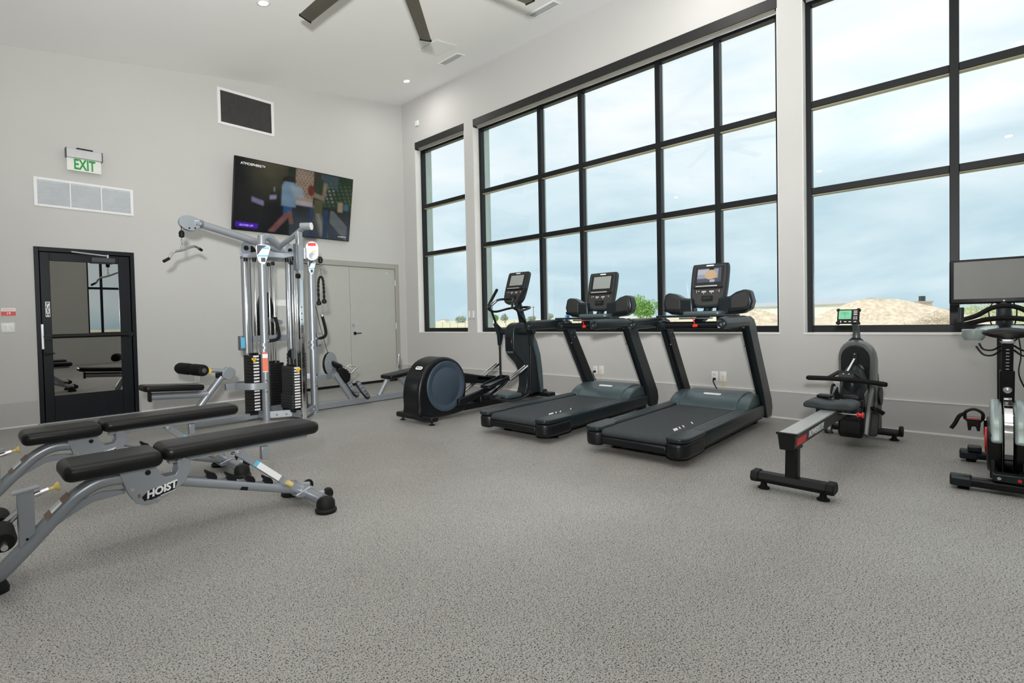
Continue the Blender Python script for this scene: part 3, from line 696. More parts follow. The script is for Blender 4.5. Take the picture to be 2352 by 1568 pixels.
def gabled(name, label, c, L, Wd, h, rise, rz, mw='warehouse', mr='warehouse_roof', cat='building'):
    t = thing(name, label, cat, c, rz)
    B().box(-L/2, L/2, -Wd/2, Wd/2, -.3, h).build('walls', mw, t, smooth=False)
    B().prism([(-Wd/2, h), (Wd/2, h), (0, h+rise)], 'yz', -L/2, L/2).build('gable', mw, t, smooth=False)
    ov = .35
    for s in (-1, 1):
        a = math.atan2(rise, Wd/2)
        B().prism([(s*(Wd/2+ov), h-ov*math.tan(a)), (0, h+rise), (0, h+rise+.12), (s*(Wd/2+ov), h-ov*math.tan(a)+.12)], 'yz', -L/2-ov, L/2+ov).build('roof', mr, t, smooth=False)
    return t
wa, wb2 = outdoors(1948, 76), outdoors(1650, 94)
wd = wb2-wa; nrm = Vector((wd.y, -wd.x, 0)).normalized(); nrm = nrm if nrm.dot(wa) > 0 else -nrm
wh = gabled('warehouse', 'long low white metal building with a grey roof beyond the dirt mounds', (wa+wb2)/2+nrm*3, wd.length, 6, 2.35, .55, math.atan2(wd.y, wd.x))
for i in range(3): B().box(-9+i*8, -7.4+i*8, 2.99, 3.06, 0, 2.1).build('door', 'far_wall', wh, smooth=False)
def tree(name, label, c, h, w, seed, m='leaf', cat='tree', n=3200, lf=.024):
    t = thing(name, label, cat, c); rr = random.Random(seed)
    B().tube([(0, 0, -.1), (.02*h, .01*h, h*.3), (-.01*h, .02*h, h*.6)], [.05*h, .035*h, .015*h], 8, 3).build('trunk', 'bark', t)
    cl = MB(); blobs = [(rr.uniform(-.3, .3)*w, rr.uniform(-.3, .3)*w, h*rr.uniform(.38, .82), rr.uniform(.20, .34)*w) for _ in range(9)]
    for k in range(n):
        bx_, by_, bz_, br = rr.choice(blobs)
        v = Vector((rr.gauss(0, 1), rr.gauss(0, 1), rr.gauss(0, 1))).normalized()*br*rr.uniform(.6, 1.05)
        p = Vector((bx_, by_, bz_))+v; s_ = w*lf*rr.uniform(.6, 1.4)
        R = Euler((rr.uniform(0, 6), rr.uniform(0, 6), rr.uniform(0, 6))).to_matrix()
        cl.add([p+R @ Vector(q)*s_ for q in ((-1, -.6, 0), (1, -.6, .1), (1, .6, 0), (-1, .6, .1))], [(0, 1, 2, 3)])
    cl.build('foliage', m, t, smooth=False, kind='stuff')
    return t
tree('green_tree', 'bushy bright green tree outside between the two treadmills', outdoors(1472, 68), 3.75, 3.6, 4)
tree('far_tree', 'small round dark tree far out on the field behind the elliptical', outdoors(1160, 190), 3.5, 3.0, 8, 'leaf_far', n=700, lf=.05)
tree('far_tree', 'pale leafy tree far out at the narrow edge of the wide window', outdoors(1140, 215), 3.4, 3.0, 9, 'leaf', n=700, lf=.05)
tree('far_tree', 'low clump of trees on the horizon in the narrow window', outdoors(1063, 260), 2.7, 6.0, 12, 'leaf_far', n=700, lf=.05)
tree('far_tree', 'faint dark tree on the horizon behind the first treadmill', outdoors(1255, 240), 3.0, 5.0, 15, 'leaf_far', n=700, lf=.05)
tree('far_bush', 'dark low bush on the horizon beside the elliptical post', outdoors(1222, 210), 1.9, 3.6, 21, 'leaf_far', 'bush', n=700, lf=.05)
hs = gabled('farmhouse', 'tiny white farmhouse on the horizon in the narrow window', outdoors(1021, 300), 6.5, 4, 1.5, .5, .5, 'far_wall', 'far_roof', 'house')
pl = thing('utility_pole', 'thin dark pole standing in the field right of the elliptical console', 'pole', outdoors(1226, 120)); B().cyl((0, 0, -.2), (0, 0, 4.3), .10, .07, 8).build('pole', 'bark', pl); B().box(-.5, .5, -.05, .05, 3.9, 4.0).build('crossarm', 'bark', pl)
bt = thing('portable_toilet', 'bright blue portable toilet standing in the field behind the first treadmill', 'portable toilet', outdoors(1304, 155), .8)
B().box(-.6, .6, -.6, .6, -.1, 2.2).build('cabin', 'blue_plastic', bt, bevel=.05); B().rbox(-.62, .62, -.62, .62, 2.2, 2.45, .1).build('roof', 'white_plastic', bt); B().box(-.62, -.58, -.35, .35, .1, 2.0).build('door', 'cover_blue', bt)
# post and wire fence across the field, timber sheds beside the mound
fa, fb = outdoors(1000, 88), outdoors(1500, 74)
fe = thing('wire_fence', 'long post and wire fence across the field beyond the windows', 'fence', fa)
dv = fb-fa
for i in range(25): 
    p = dv*(i/24); B().cyl((p.x, p.y, -.1), (p.x, p.y, 1.15), .05, n=6).build('post', 'wood_post', fe)
for z in (.4, .75, 1.08): B().cyl((0, 0, z), (dv.x, dv.y, z), .012, n=5).build('wire', 'alu', fe)
fa, fb = outdoors(2085, 74), outdoors(2360, 78)
fe = thing('rail_fence', 'weathered timber rail fence outside beyond the exercise bike', 'fence', fa); dv = fb-fa
for i in range(12):
    p = dv*(i/11); B().box(p.x-.07, p.x+.07, p.y-.07, p.y+.07, -.1, 1.5).build('post', 'wood_post', fe)
for z in (.5, .95, 1.4): B().tube([(0, 0, z), (dv.x, dv.y, z)], .05, 6).build('rail', 'wood_post', fe)
sh1 = thing('timber_shed', 'tan timber shed with a dark cap outside right of the dirt mound', 'shed', outdoors(2118, 66), .7)
B().box(-.55, .55, -.5, .5, -.1, 2.1).build('walls', 'wood_post', sh1); B().box(-.62, .62, -.58, .58, 2.1, 2.25).build('roof', 'far_roof', sh1); B().box(-.18, .18, -.18, .18, 2.25, 2.75).build('vent_cap', 'frame_dark', sh1)
sh2 = thing('brush_pile', 'heap of cut brush and branches outside beside the timber shed', 'brush pile', outdoors(2162, 48)); rr = random.Random(2); bp_ = MB()
for i in range(420):
    p = Vector((rr.gauss(0, .9), rr.gauss(0, .9), 0)); zz = max(.05, 1.5-p.length*.6)*rr.random(); d = Vector((rr.uniform(-1, 1), rr.uniform(-1, 1), rr.uniform(-.4, .6))).normalized()*rr.uniform(.4, .9)
    p.z = zz; bp_.tube([p-d*.5, p+d*.5], .010, 4)
bp_.build('branches', 'wood_post', sh2, smooth=False, kind='stuff')
tree('scrub_bush', 'pale green scrub bush outside under the bike screen', outdoors(2262, 66), 1.35, 4.5, 31, 'leaf_pale', 'bush', n=4000, lf=.010)
tree('scrub_bush', 'wide pale green scrub outside at the bike handlebar', outdoors(2420, 70), 1.5, 5.0, 33, 'leaf_pale', 'bush', n=4000, lf=.010)
# ------------------------------------------------------------------ cardio consoles
def console(parent, x, y, z, tilt, kind):
    Mx = basis((x, y, z), (0, -1, 0), (math.sin(tilt), 0, math.cos(tilt)))
    o = [(-.09, 0), (.09, 0), (.15, .035), (.178, .11), (.187, .27), (.186, .42), (.178, .462), (.15, .475), (-.15, .475), (-.178, .462), (-.186, .42), (-.187, .27), (-.178, .11), (-.15, .035)]
    def pr(pts, a, b_): return B().prism(pts, 'xy', a, b_).xf(Mx)
    body = pr(smooth_outline(o, 3), -.055, 0).build('console', 'tm_dark', parent, bevel=.008)
    inner = [(a*.90, .235+(b_-.235)*.93) for a, b_ in o]
    pr(smooth_outline(inner, 3), .0, .005).build('face_plate', 'console_grey', body, bevel=.002)
    pr(rrect(0, .338, .295, .205, .012), .005, .008).build('bezel', 'black_gloss', body)
    if kind == 'picture':
        def fn(u, v):
            c = (.42, .45, .52) if v > .25 else (.10, .12, .17)
            if v > .55 and u < .5: c = (.60, .64, .72)
            if ((u-.56)/.24)**2+((v-.52)/.33)**2 < 1: c = (.80, .55, .32)
            if v < .18 and .55 < u < .75: c = (.55, .6, .7)
            if u > .86 or v > .93: c = (.10, .11, .14)
            if .48 < u < .68 and v > .86: c = (.01, .01, .012)
            return c
        picture('screen', body, .245, .158, 49, 32, fn, Mx @ Matrix.Translation((0, .345, .0095)) @ Matrix.Rotation(-PI/2, 4, 'X') @ Matrix.Rotation(PI, 4, 'X'), .75)
    else:
        pr(rrect(0, .345, .235, .155, .004), .008, .010).build('screen', 'screen_grey', body)
    pr(rrect(0, .212, .30, .022, .006), .005, .034).build('reading_ledge', 'black_gloss', body)
    pr(rrect(-.01, .216, .22, .012, .003), .034, .036).build('ledge_strip', 'alu', body)
    for s in (-1, 1):
        pr(rrect(s*.040, .163, .046, .018, .003), .005, .0085).build('button_group', 'alu', body)
        pr(rrect(s*.040, .145, .008, .008, .003), .005, .0085).build('button', 'white_print', body)
        pr(rrect(s*.115, .168, .006, .028, .002), .005, .0085).build('level_marks', 'alu', body)
        pr(rrect(s*.093, .172, .010, .008, .003), .005, .0085).build('button', 'white_print' if s < 0 else 'orange', body)
    pr(rrect(0, .087, .115, .058, .010), .005, .012).build('key_pocket', 'black', body)
    pr(rrect(0, .090, .075, .028, .005), .012, .018).build('pocket_slot', 'tm_dark', body)
    pr(rrect(0, .452, .078, .014, .006), .005, .0075).build('badge', 'white_print', body)
    return body

# ------------------------------------------------------------------ treadmills
def treadmill(loc, label, kind):
    t = thing('treadmill', label, 'treadmill', loc)
    for s in (-1, 1):
        B().rbox(.22, 2.02, min(s*.305, s*.443), max(s*.305, s*.443), .105, .226, .012, 3, zr=.018).build('side_rail', 'tm_dark', t)
        gr = B()
        for k in range(4): gr.box(.42, 1.72, s*(.335+k*.022)-.004, s*(.335+k*.022)+.004, .224, .2285)
        gr.build('tread_ridges', 'tm_blue', t, smooth=False, kind='stuff')
        o = [(.02, .285), (-.012, .31), (-.022, .36), (-.010, .415), (.035, .447), (.12, .455), (.40, .452), (.40, .315), (.30, .305), (.24, .285)]
        B().prism([(a, s*b_) for a, b_ in o], 'xy', .192, .230).build('end_cap', 'tm_dark', t, bevel=.012, seg=3)
        B().prism([(a*.98+.004, s*(b_*.992)) for a, b_ in o], 'xy', .066, .190).build('end_cap_base', 'tm_black', t, bevel=.026, seg=3)
        B().box(.30, 2.0, s*.37-.06, s*.37+.06, .085, .112).build('frame_rail', 'black', t, bevel=.004)
        up_ = [(1.525, 1.045), (1.47, 1.075), (1.48, 1.135), (1.60, 1.155), (1.69, 1.13), (1.765, 1.05), (1.81, .95), (2.27, .26), (2.295, .17), (2.26, .075), (2.09, .075), (1.99, .30)]
        ub = B().prism(up_, 'xz', s*.405, s*.452).build('upright', 'tm_dark', t, bevel=.014, seg=3)
        ui = [(1.535, 1.04), (1.66, 1.05), (1.745, .96), (2.19, .28), (2.21, .12), (2.08, .11), (1.995, .305)]
        B().prism(ui, 'xz', s*.375, s*.408).build('inner_panel', 'tm_black', ub, bevel=.006)
        for (bx_, bz_) in ((1.70, .93), (1.64, .99), (1.63, .86)): B().cyl((bx_, s*.377, bz_), (bx_, s*.372, bz_), .008, n=8).build('bolt', 'steel', ub)
        hr = B().tube([(.843, s*.425, 1.098), (.850, s*.425, 1.098), (.872, s*.425, 1.10), (1.10, s*.425, 1.102), (1.42, s*.426, 1.107), (1.52, s*.428, 1.105), (1.60, s*.428, 1.09)], [.030, .047, .055, .055, .055, .050, .030], 20, 4, ry=.0235).build('handrail', 'tm_dark', t, ang=60)
        B().cyl((.848, s*.425, 1.09), (.842, s*.425, 1.09), .010, n=10).build('screw', 'steel', hr)
        B().prism([(1.60, .205), (1.66, .262), (1.78, .315), (1.95, .335), (2.10, .325), (2.22, .27), (2.26, .18), (2.2, .10), (1.65, .10)], 'xz', s*.285, s*.400).build('hood_side', 'tm_blue', t, bevel=.012)
        B().lathe([(.045, 0), (.045, .008), (.022, .014), (.014, .09)], (.30, s*.30, 0), n=16).build('foot', 'black_rubber', t)
        B().cyl((2.12, s*.26, .05), (2.12, s*.34, .05), .05, n=20).build('transport_wheel', 'black_rubber', t)
        # console tray wings
        w = [(s*.12, 1.165), (s*.36, 1.185), (s*.435, 1.225), (s*.455, 1.30), (s*.430, 1.405), (s*.385, 1.425), (s*.30, 1.40), (s*.24, 1.36), (s*.13, 1.35)]
        wing = B().prism(w, 'yz', 1.62, 1.76).build('console_wing', 'tm_dark', t, bevel=.022, seg=3)
        wi = [(s*.255, 1.235), (s*.405, 1.245), (s*.425, 1.30), (s*.408, 1.385), (s*.38, 1.40), (s*.30, 1.375), (s*.258, 1.345)]
        B().prism(wi, 'yz', 1.612, 1.64).build('pocket', 'console_grey', wing, bevel=.006)
        B().prism([(s*.235, 1.195), (s*.42, 1.215), (s*.43, 1.25), (s*.24, 1.235)], 'yz', 1.585, 1.63).build('pocket_lip', 'black', wing, bevel=.008)
    belt = B().box(.06, 1.70, -.288, .288, .185, .213).cyl((.06, -.288, .178), (.06, .288, .178), .035, n=16).build('belt', 'tm_belt', t)
    for k in range(6):
        xx = .30+.0*k; y_ = -.13-.022*k if k < 4 else -.23-.03*(k-4)
    for k, (w_, dx) in enumerate(((.012, .0), (.012, .012), (.012, .024), (.010, .05), (.010, .085), (.010, .17))):
        B().box(.32+dx*2.2, .40+dx*2.2, -.205-w_/2, -.205+w_/2, .2125, .2140, rot=(0, 0, .55)).build('belt_mark', 'white_print', belt, smooth=False)
    B().box(.01, .10, -.29, .29, .085, .150).build('rear_guard', 'tm_black', t, bevel=.015)
    B().box(.10, 2.0, -.30, .30, .09, .18).build('deck', 'black', t, bevel=.005)
    B().prism([(1.60, .205), (1.64, .250), (1.73, .305), (1.88, .345), (2.04, .352), (2.17, .33), (2.26, .26), (2.28, .18), (2.2, .10), (1.65, .10)], 'xz', -.292, .292).build('motor_hood', 'tm_blue', t, bevel=.014, seg=3)
    B().prism(rrect(0, 0, .18, .042, .018), 'xy', 0, .005).xf(basis((1.80, 0, .327), (0, -1, 0), (1, 0, .28))).build('hood_badge', 'white_print', t)
    cb = B().cyl((1.365, -.40, 1.075), (1.365, .40, 1.075), .036, n=20).build('crossbar', 'tm_black', t)
    for s in (-1, 1): B().lathe([(.036, s*.30), (.045, s*.31), (.046, s*.37), (.036, s*.385)], (1.365, 0, 1.075), 'y', 20).build('grip_collar', 'tm_dark', cb)
    B().rbox(1.29, 1.46, -.395, .385, 1.155, 1.178, .02, 3, zr=.008).build('front_tray', 'tm_dark', t)
    B().tube([(1.40, 0, 1.08), (1.50, 0, 1.13), (1.66, 0, 1.18), (1.76, 0, 1.30)], [.045, .045, .045, .04], 14, 4).build('console_neck', 'tm_dark', t)
    B().rbox(1.50, 1.86, -.20, .20, 1.165, 1.215, .05, 4, zr=.02).build('tray_deck', 'tm_blue', t)
    B().box(1.345, 1.40, -.16, .16, 1.135, 1.152).build('sensor_grip', 'steel', t, bevel=.004)
    sk = B().rbox(1.318, 1.336, -.03, .012, 1.055, 1.085, .006).build('stop_clip', 'red', t)
    B().tube([(1.327, -.01, 1.08), (1.305, -.005, 1.125), (1.29, .01, 1.155)], .005, 6, 4).tube([(1.327, -.01, 1.07), (1.30, -.035, 1.06), (1.30, -.045, 1.085)], .005, 6, 4).build('stop_cord', 'red', sk)
    console(t, 1.665, 0, 1.262, math.radians(16), kind)
    return t
treadmill((3.87, 2.045, 0), 'black treadmill with a lit picture on its console, beside the rowing machine', 'picture')
treadmill((3.82, 3.30, 0), 'black treadmill with a blank grey console screen, beside the elliptical trainer', 'blank')

# ------------------------------------------------------------------ elliptical trainer
el_ = thing('elliptical_trainer', 'dark elliptical cross trainer with a round flywheel cover and moving handles', 'elliptical', (3.55, 4.68, 0))
hp = smooth_outline([(.17, .06), (.115, .20), (.115, .38), (.17, .55), (.30, .69), (.50, .745), (.69, .70), (.82, .58), (.875, .40), (.85, .22), (.82, .06)], 4)
hb = B().prism(hp, 'xz', -.155, .155).build('flywheel_housing', 'tm_black', el_, bevel=.035, seg=4)
for s in (-1, 1):
    B().lathe([(.001, s*.150), (.298, s*.150), (.298, s*.166), (.292, s*.172), (.280, s*.172), (.245, s*.168), (.232, s*.158), (.215, s*.157), (.205, s*.162), (.001, s*.163)], (.525, 0, .40), 'y', 48).build('disc_cover', 'cover_blue', hb)
bd = B().prism(rrect(0, 0, .115, .042, .02), 'xy', 0, .004).xf(basis((.215, -.045, .632), (0, -1, 0), (.62, 0, .78))).build('badge', 'white_print', hb)
text_mesh('PRECOR', .024, 'badge_lettering', 'black', bd, basis((.215, -.045, .632), (0, -1, 0), (.62, 0, .78)) @ Matrix.Translation((0, 0, .0045)), depth=.0004, bold=.0006)
B().rbox(.14, .25, -.33, .33, .04, .10, .02).build('rear_stabilizer', 'tm_black', el_)
for s in (-1, 1): B().lathe([(.034, 0), (.034, .006), (.012, .012), (.010, .05)], (.20, s*.265, 0), n=14).build('foot', 'black_rubber', el_)
for s in (-1, 1): B().lathe([(.034, 0), (.034, .006), (.012, .012), (.010, .05)], (2.50, s*.20, 0), n=14).build('foot', 'black_rubber', el_)
B().rbox(.25, 2.62, -.085, .085, .045, .125, .02).build('base_beam', 'tm_black', el_)
B().rbox(2.42, 2.58, -.26, .26, .04, .10, .02).build('front_stabilizer', 'tm_black', el_)
B().rbox(1.15, 1.45, -.12, .12, .10, .21, .03).build('ramp_mount', 'tm_black', el_)
col = smooth_outline([(1.865, .76), (1.865, .98), (1.91, 1.08), (2.02, 1.125), (2.12, 1.105), (2.23, 1.01), (2.32, .86), (2.385, .66), (2.42, .42), (2.44, .20), (2.42, .07), (2.10, .07), (2.14, .22), (2.14, .38), (2.08, .52), (1.97, .62), (1.885, .70)], 3)
cb_ = B().prism(col, 'xz', -.085, .085).build('column', 'tm_dark', el_, bevel=.022, seg=3)
B().box(1.852, 1.875, -.052, .052, .735, .935).build('vent_recess', 'black_gloss', cb_, bevel=.006)
B().box(1.856, 1.90, -.060, .060, .70, .73).build('vent_lip', 'tm_blue', cb_, bevel=.006)
B().prism([(2.22, 1.0), (2.34, .86), (2.42, .66), (2.46, .42), (2.475, .16), (2.44, .08), (2.40, .3), (2.35, .6), (2.27, .82)], 'xz', -.125, -.06).build('side_shell', 'tm_blue', cb_, bevel=.02, seg=3)
B().prism([(2.22, 1.0), (2.34, .86), (2.42, .66), (2.46, .42), (2.475, .16), (2.44, .08), (2.40, .3), (2.35, .6), (2.27, .82)], 'xz', .06, .125).build('side_shell', 'tm_blue', cb_, bevel=.02, seg=3)
B().tube([(2.20, 0, 1.05), (2.14, 0, 1.22), (2.07, 0, 1.42)], [.062, .050, .045], 14, 4).build('console_neck', 'tm_dark', el_)
console(el_, 1.94, 0, 1.395, math.radians(21), 'blank')
B().tube([(2.13, .17, 1.335), (1.86, .225, 1.285), (1.73, .235, 1.31), (1.70, .21, 1.345), (1.80, .15, 1.44), (1.86, .06, 1.455), (1.86, -.06, 1.455), (1.80, -.15, 1.44), (1.70, -.21, 1.345), (1.73, -.235, 1.31), (1.86, -.225, 1.285), (2.13, -.17, 1.335)], .016, 10, 4, close=True).build('fixed_handlebar', 'tm_black', el_)
for s in (-1, 1): B().tube([(1.725, s*.195, 1.37), (1.79, s*.155, 1.43)], .0175, 10).build('pulse_sensor', 'steel', el_)
B().cyl((2.0, -.30, 1.0), (2.0, .30, 1.0), .048, n=20).build('pivot_shaft', 'tm_dark', el_)
for s, el0, top, bot in ((-1, (1.69, 1.345), (1.90, 1.58), (1.955, .17)), (1, (1.78, 1.375), (1.95, 1.60), (1.99, .33))):
    y = s*.285
    ar = B().tube([(2.0, y, .99), (1.93, y, 1.08), (el0[0]+.05, y, el0[1]-.085), (el0[0]-.006, y, el0[1]-.012), (el0[0]+.02, y, el0[1]+.05), (top[0], y, top[1])], .0165, 10, 5).build('handle_arm', 'tm_black', el_)
    B().tube([(el0[0]+.035, y, el0[1]+.06), (top[0], y, top[1]), (top[0]+.008, y, top[1]+.01)], [.021, .021, .010], 12).build('grip', 'foam', ar)
    B().prism([(2.045, .98), (2.04, 1.03), (1.90, 1.13), (1.875, 1.105), (1.955, .95), (1.965, .80), (1.995, .80), (2.03, .90)], 'xz', y-.028, y+.028).build('pivot_bracket', 'tm_dark', ar, bevel=.010)
    B().cyl((2.0, y-s*.0, 1.0), (2.0, y+s*.045, 1.0), .042, n=18).build('pivot_cap', 'tm_dark', ar)
    B().tube([(1.985, y, .84), (bot[0], y, bot[1])], .0155, 10).build('link_arm', 'tm_black', ar)
# right pedal, ramp and links
def pedal(x, y, z, tilt, par):
    p = B().rbox(-.20, .22, -.085, .085, -.016, .006, .03, 4, zr=.004).xf(Matrix.Translation((x, y, z)) @ Matrix.Rotation(-tilt, 4, 'Y')).build('pedal', 'tm_dark', par)
    rim = B()
    o = rrect(.01, 0, .42, .17, .04); i_ = rrect(.01, 0, .385, .14, .03); n = len(o)
    vs = [(a, b_, 0) for a, b_ in o]+[(a, b_, .05 if a > -.12 else .022) for a, b_ in o]+[(a, b_, .05 if a > -.12 else .022) for a, b_ in i_]+[(a, b_, 0) for a, b_ in i_]
    fs = []
    for k in range(n):
        q = (k+1) % n
        for l in range(3): fs.append((l*n+k, l*n+q, (l+1)*n+q, (l+1)*n+k))
    rim.add(vs, fs).xf(Matrix.Translation((x, y, z)) @ Matrix.Rotation(-tilt, 4, 'Y')).build('pedal_rim', 'tm_black', p, ang=50)
    B().rbox(-.16, .18, -.062, .062, .005, .010, .02).xf(Matrix.Translation((x, y, z)) @ Matrix.Rotation(-tilt, 4, 'Y')).build('pedal_tread', 'tm_blue', p)
pedal(1.27, -.26, .365, math.radians(9), el_)
pedal(1.58, .27, .36, math.radians(-8), el_)
for y in (-.235, -.285): B().cyl((1.17, y, .205), (1.90, y, .535), .017, n=12).build('chrome_rail', 'chrome', el_)
B().tube([(1.14, -.26, .19), (1.88, -.26, .50)], .022, 8).build('rail_carrier', 'tm_black', el_)
for y in (.235, .285): B().cyl((1.17, y, .205), (1.90, y, .535), .017, n=12).build('chrome_rail', 'chrome', el_)
B().prism([(.66, .15), (.66, .23), (.74, .245), (1.30, .345), (1.34, .30), (.80, .16)], 'xz', -.235, -.185).build('pedal_link', 'tm_black', el_, bevel=.012)
B().prism([(.86, .50), (1.02, .51), (1.78, .36), (1.78, .27), (1.20, .34), (.88, .42)], 'xz', .185, .245).build('pedal_link', 'tm_black', el_, bevel=.02)
B().tube([(1.17, -.30, .20), (1.32, -.30, .145), (1.55, -.30, .105), (1.78, -.30, .115), (1.955, -.285, .17)], .015, 10, 4).build('lower_link', 'tm_dark', el_)
B().tube([(1.25, .30, .22), (1.1, .30, .27), (.95, .30, .36)], .014, 8, 4).build('lower_link', 'tm_black', el_)
B().cyl((1.17, -.32, .20), (1.17, -.20, .20), .03, n=14).build('link_pivot', 'tm_dark', el_)
B().cyl((1.955, -.32, .172), (1.955, -.25, .172), .024, n=14).build('link_pivot', 'tm_dark', el_)
B().rbox(1.62, 1.95, -.15, .15, .10, .155, .03).build('step_cover', 'tm_blue', el_)
B().prism([(.93, .135), (1.14, .20), (1.15, .225), (.94, .165)], 'xz', -.10, -.06).build('lift_strut', 'steel', el_)
# ------------------------------------------------------------------ rowing machine
rw = thing('rowing_machine', 'black and grey rowing machine with a green display and a red seat knob', 'rowing machine', (3.79, .87, 0), -.032)
B().prism([(-.035, .048), (.035, .048), (.055, .075), (.035, .112), (-.035, .112), (-.055, .075)], 'xz', -.215, .215).build('rear_foot_bar', 'black', rw, bevel=.004)
for s in (-1, 1):
    B().prism([(-.05, .05), (.05, .05), (.068, .075), (.048, .118), (-.048, .118), (-.068, .075)], 'xz', s*.19, s*.238).build('foot_bar_cap', 'black_rubber', rw, bevel=.008)
    B().lathe([(.036, 0), (.036, .010), (.022, .018), (.014, .055)], (0, s*.17, 0), n=16).build('foot', 'black_rubber', rw)
    B().lathe([(.036, 0), (.036, .010), (.022, .018), (.014, .045)], (2.16, s*.25, 0), n=16).build('foot', 'black_rubber', rw)
B().prism([(-.035, .10), (.04, .10), (.05, .32), (-.015, .32)], 'xz', -.036, .036).build('rear_post', 'black', rw, bevel=.008)
B().box(-.04, .09, -.04, .04, .296, .314).build('post_bracket', 'black', rw, bevel=.004)
rl = B().prism([(-.036, .312), (.036, .312), (.047, .405), (-.047, .405)], 'yz', -.105, 1.80).build('rail', 'console_grey', rw, bevel=.006)
B().box(-.11, 1.75, -.049, .049, .403, .415).build('rail_top', 'rower_rail', rl, bevel=.002)
B().prism([(-.040, .308), (.040, .308), (.052, .408), (-.052, .408)], 'yz', -.118, -.104).build('rail_end_cap', 'black', rl, bevel=.004)
B().box(-.122, -.10, -.060, .060, .405, .418).build('rail_end_lip', 'black', rl, bevel=.003)
def rail_side(x, z, out=.0008):   # right rail face leans outward
    t = (z-.312)/.093; return Vector((x, -(.036+.011*t)-out, z))
XA = (1, 0, 0); YA = (0, -.011, .093)
B().add([rail_side(-.05, .325, .002), rail_side(.16, .325, .002), rail_side(.16, .375, .002), rail_side(-.05, .375, .002), rail_side(-.05, .325, -.002), rail_side(.16, .325, -.002), rail_side(.16, .375, -.002), rail_side(-.05, .375, -.002)], [(0, 1, 2, 3), (4, 7, 6, 5), (0, 4, 5, 1), (1, 5, 6, 2), (2, 6, 7, 3), (3, 7, 4, 0)]).build('red_decal', 'red', rl, smooth=False)
text_mesh('ROWERELITE', .066, 'rail_lettering', 'white_print', rl, basis(rail_side(.42, .356, .0015), XA, YA), depth=.001, bold=.001, sx=1.0)
st = B()
pr_ = [(-.165, 0), (-.155, .035), (-.10, .048), (-.03, .036), (.03, .036), (.10, .048), (.155, .035), (.165, 0), (.12, -.012), (-.12, -.012)]
st.prism([(a, .435+b_) for a, b_ in smooth_outline(pr_, 3)], 'yz', .93, 1.20).build('seat', 'rower_seat', rw, bevel=.016, seg=3)
sc = B().box(.95, 1.18, -.085, .085, .408, .428).build('seat_carriage', 'black', rw, bevel=.006)
for s in (-1, 1):
    for x in (.98, 1.15): B().cyl((x, s*.062, .398), (x, s*.085, .398), .017, n=14).build('roller', 'black_rubber', sc)
kn = B().cyl((.97, -.07, .398), (.97, -.215, .398), .007, n=10).build('lock_pin', 'steel', rw)
B().lathe([(.008, -.178), (.018, -.18), (.020, -.185), (.013, -.19), (.013, -.208), (.022, -.212), (.022, -.22), (.01, -.223)], (.97, 0, .398), 'y', 18).build('lock_knob', 'red', kn)
B().rbox(1.12, 1.22, .01, .12, .482, .508, .02).build('seat_knob', 'black', rw)
# foot box and shell
B().prism([(1.58, .12), (1.62, .085), (1.95, .085), (1.98, .20), (1.94, .38), (1.64, .38), (1.59, .30)], 'xz', -.105, .065).build('foot_box', 'black', rw, bevel=.02, seg=3)
B().prism([(1.64, .36), (1.60, .44), (1.74, .58), (1.86, .74), (1.95, .72), (1.97, .40)], 'xz', -.105, .065).build('flywheel_cover', 'tm_black', rw, bevel=.04, seg=4)
B().ball((1.80, -.02, .52), .16, .095, .20, 32, 18).build('cover_dome', 'tm_dark', rw)
B().box(1.62, 1.74, -.11, .07, .35, .42).build('foot_hinge', 'black', rw, bevel=.01)
def arch(w, z0, z1, n=12):
    r = w; o = [(-w*.92, z0)]+[(-r*math.cos(PI*k/n), z1-r*1.15+r*1.15*math.sin(PI*k/n)) for k in range(n+1)]+[(w*.92, z0)]; return o
shl = B(); rings = []
for x, w, z0, z1 in ((1.83, .126, .36, .905), (1.87, .134, .34, .925), (1.98, .134, .30, .915), (2.10, .122, .28, .86), (2.16, .10, .30, .80)): rings.append([Vector((x+(.04 if False else 0)+max(0, .9-b_)*.06, a-.022, b_)) for a, b_ in arch(w, z0, z1)])
shl.ring_sweep(rings).build('shell', 'rower_grey', rw, ang=50)
B().prism([(a-.022, b_) for a, b_ in arch(.106, .40, .880)], 'yz', 1.815, 1.850).build('shell_recess', 'black_gloss', rw, bevel=.008)
B().box(1.800, 1.825, -.044, .0, .68, .81).build('strap_guide', 'black', rw, bevel=.005)
B().cyl((1.80, -.022, .80), (1.796, -.022, .80), .006, n=8).build('screw', 'steel', rw)
B().prism([(-.007, 0), (.007, 0), (.007, .205), (-.007, .205)], 'xy', 0, .003).xf(basis((1.622, -.0, .662), (.1, .9, 0), (.18, -.022, .10))).build('strap', 'white_plastic', rw, smooth=False)
B().tube([(2.12, -.10, .60), (2.14, -.12, .30), (2.155, -.12, .09)], [.045, .045, .042], 14).build('front_post', 'rower_grey', rw)
B().tube([(2.12, .10, .60), (2.14, .12, .30), (2.155, .12, .09)], [.045, .045, .042], 14).build('front_post', 'rower_grey', rw)
B().rbox(2.10, 2.20, -.30, .30, .045, .100, .02).build('front_foot_bar', 'black', rw)
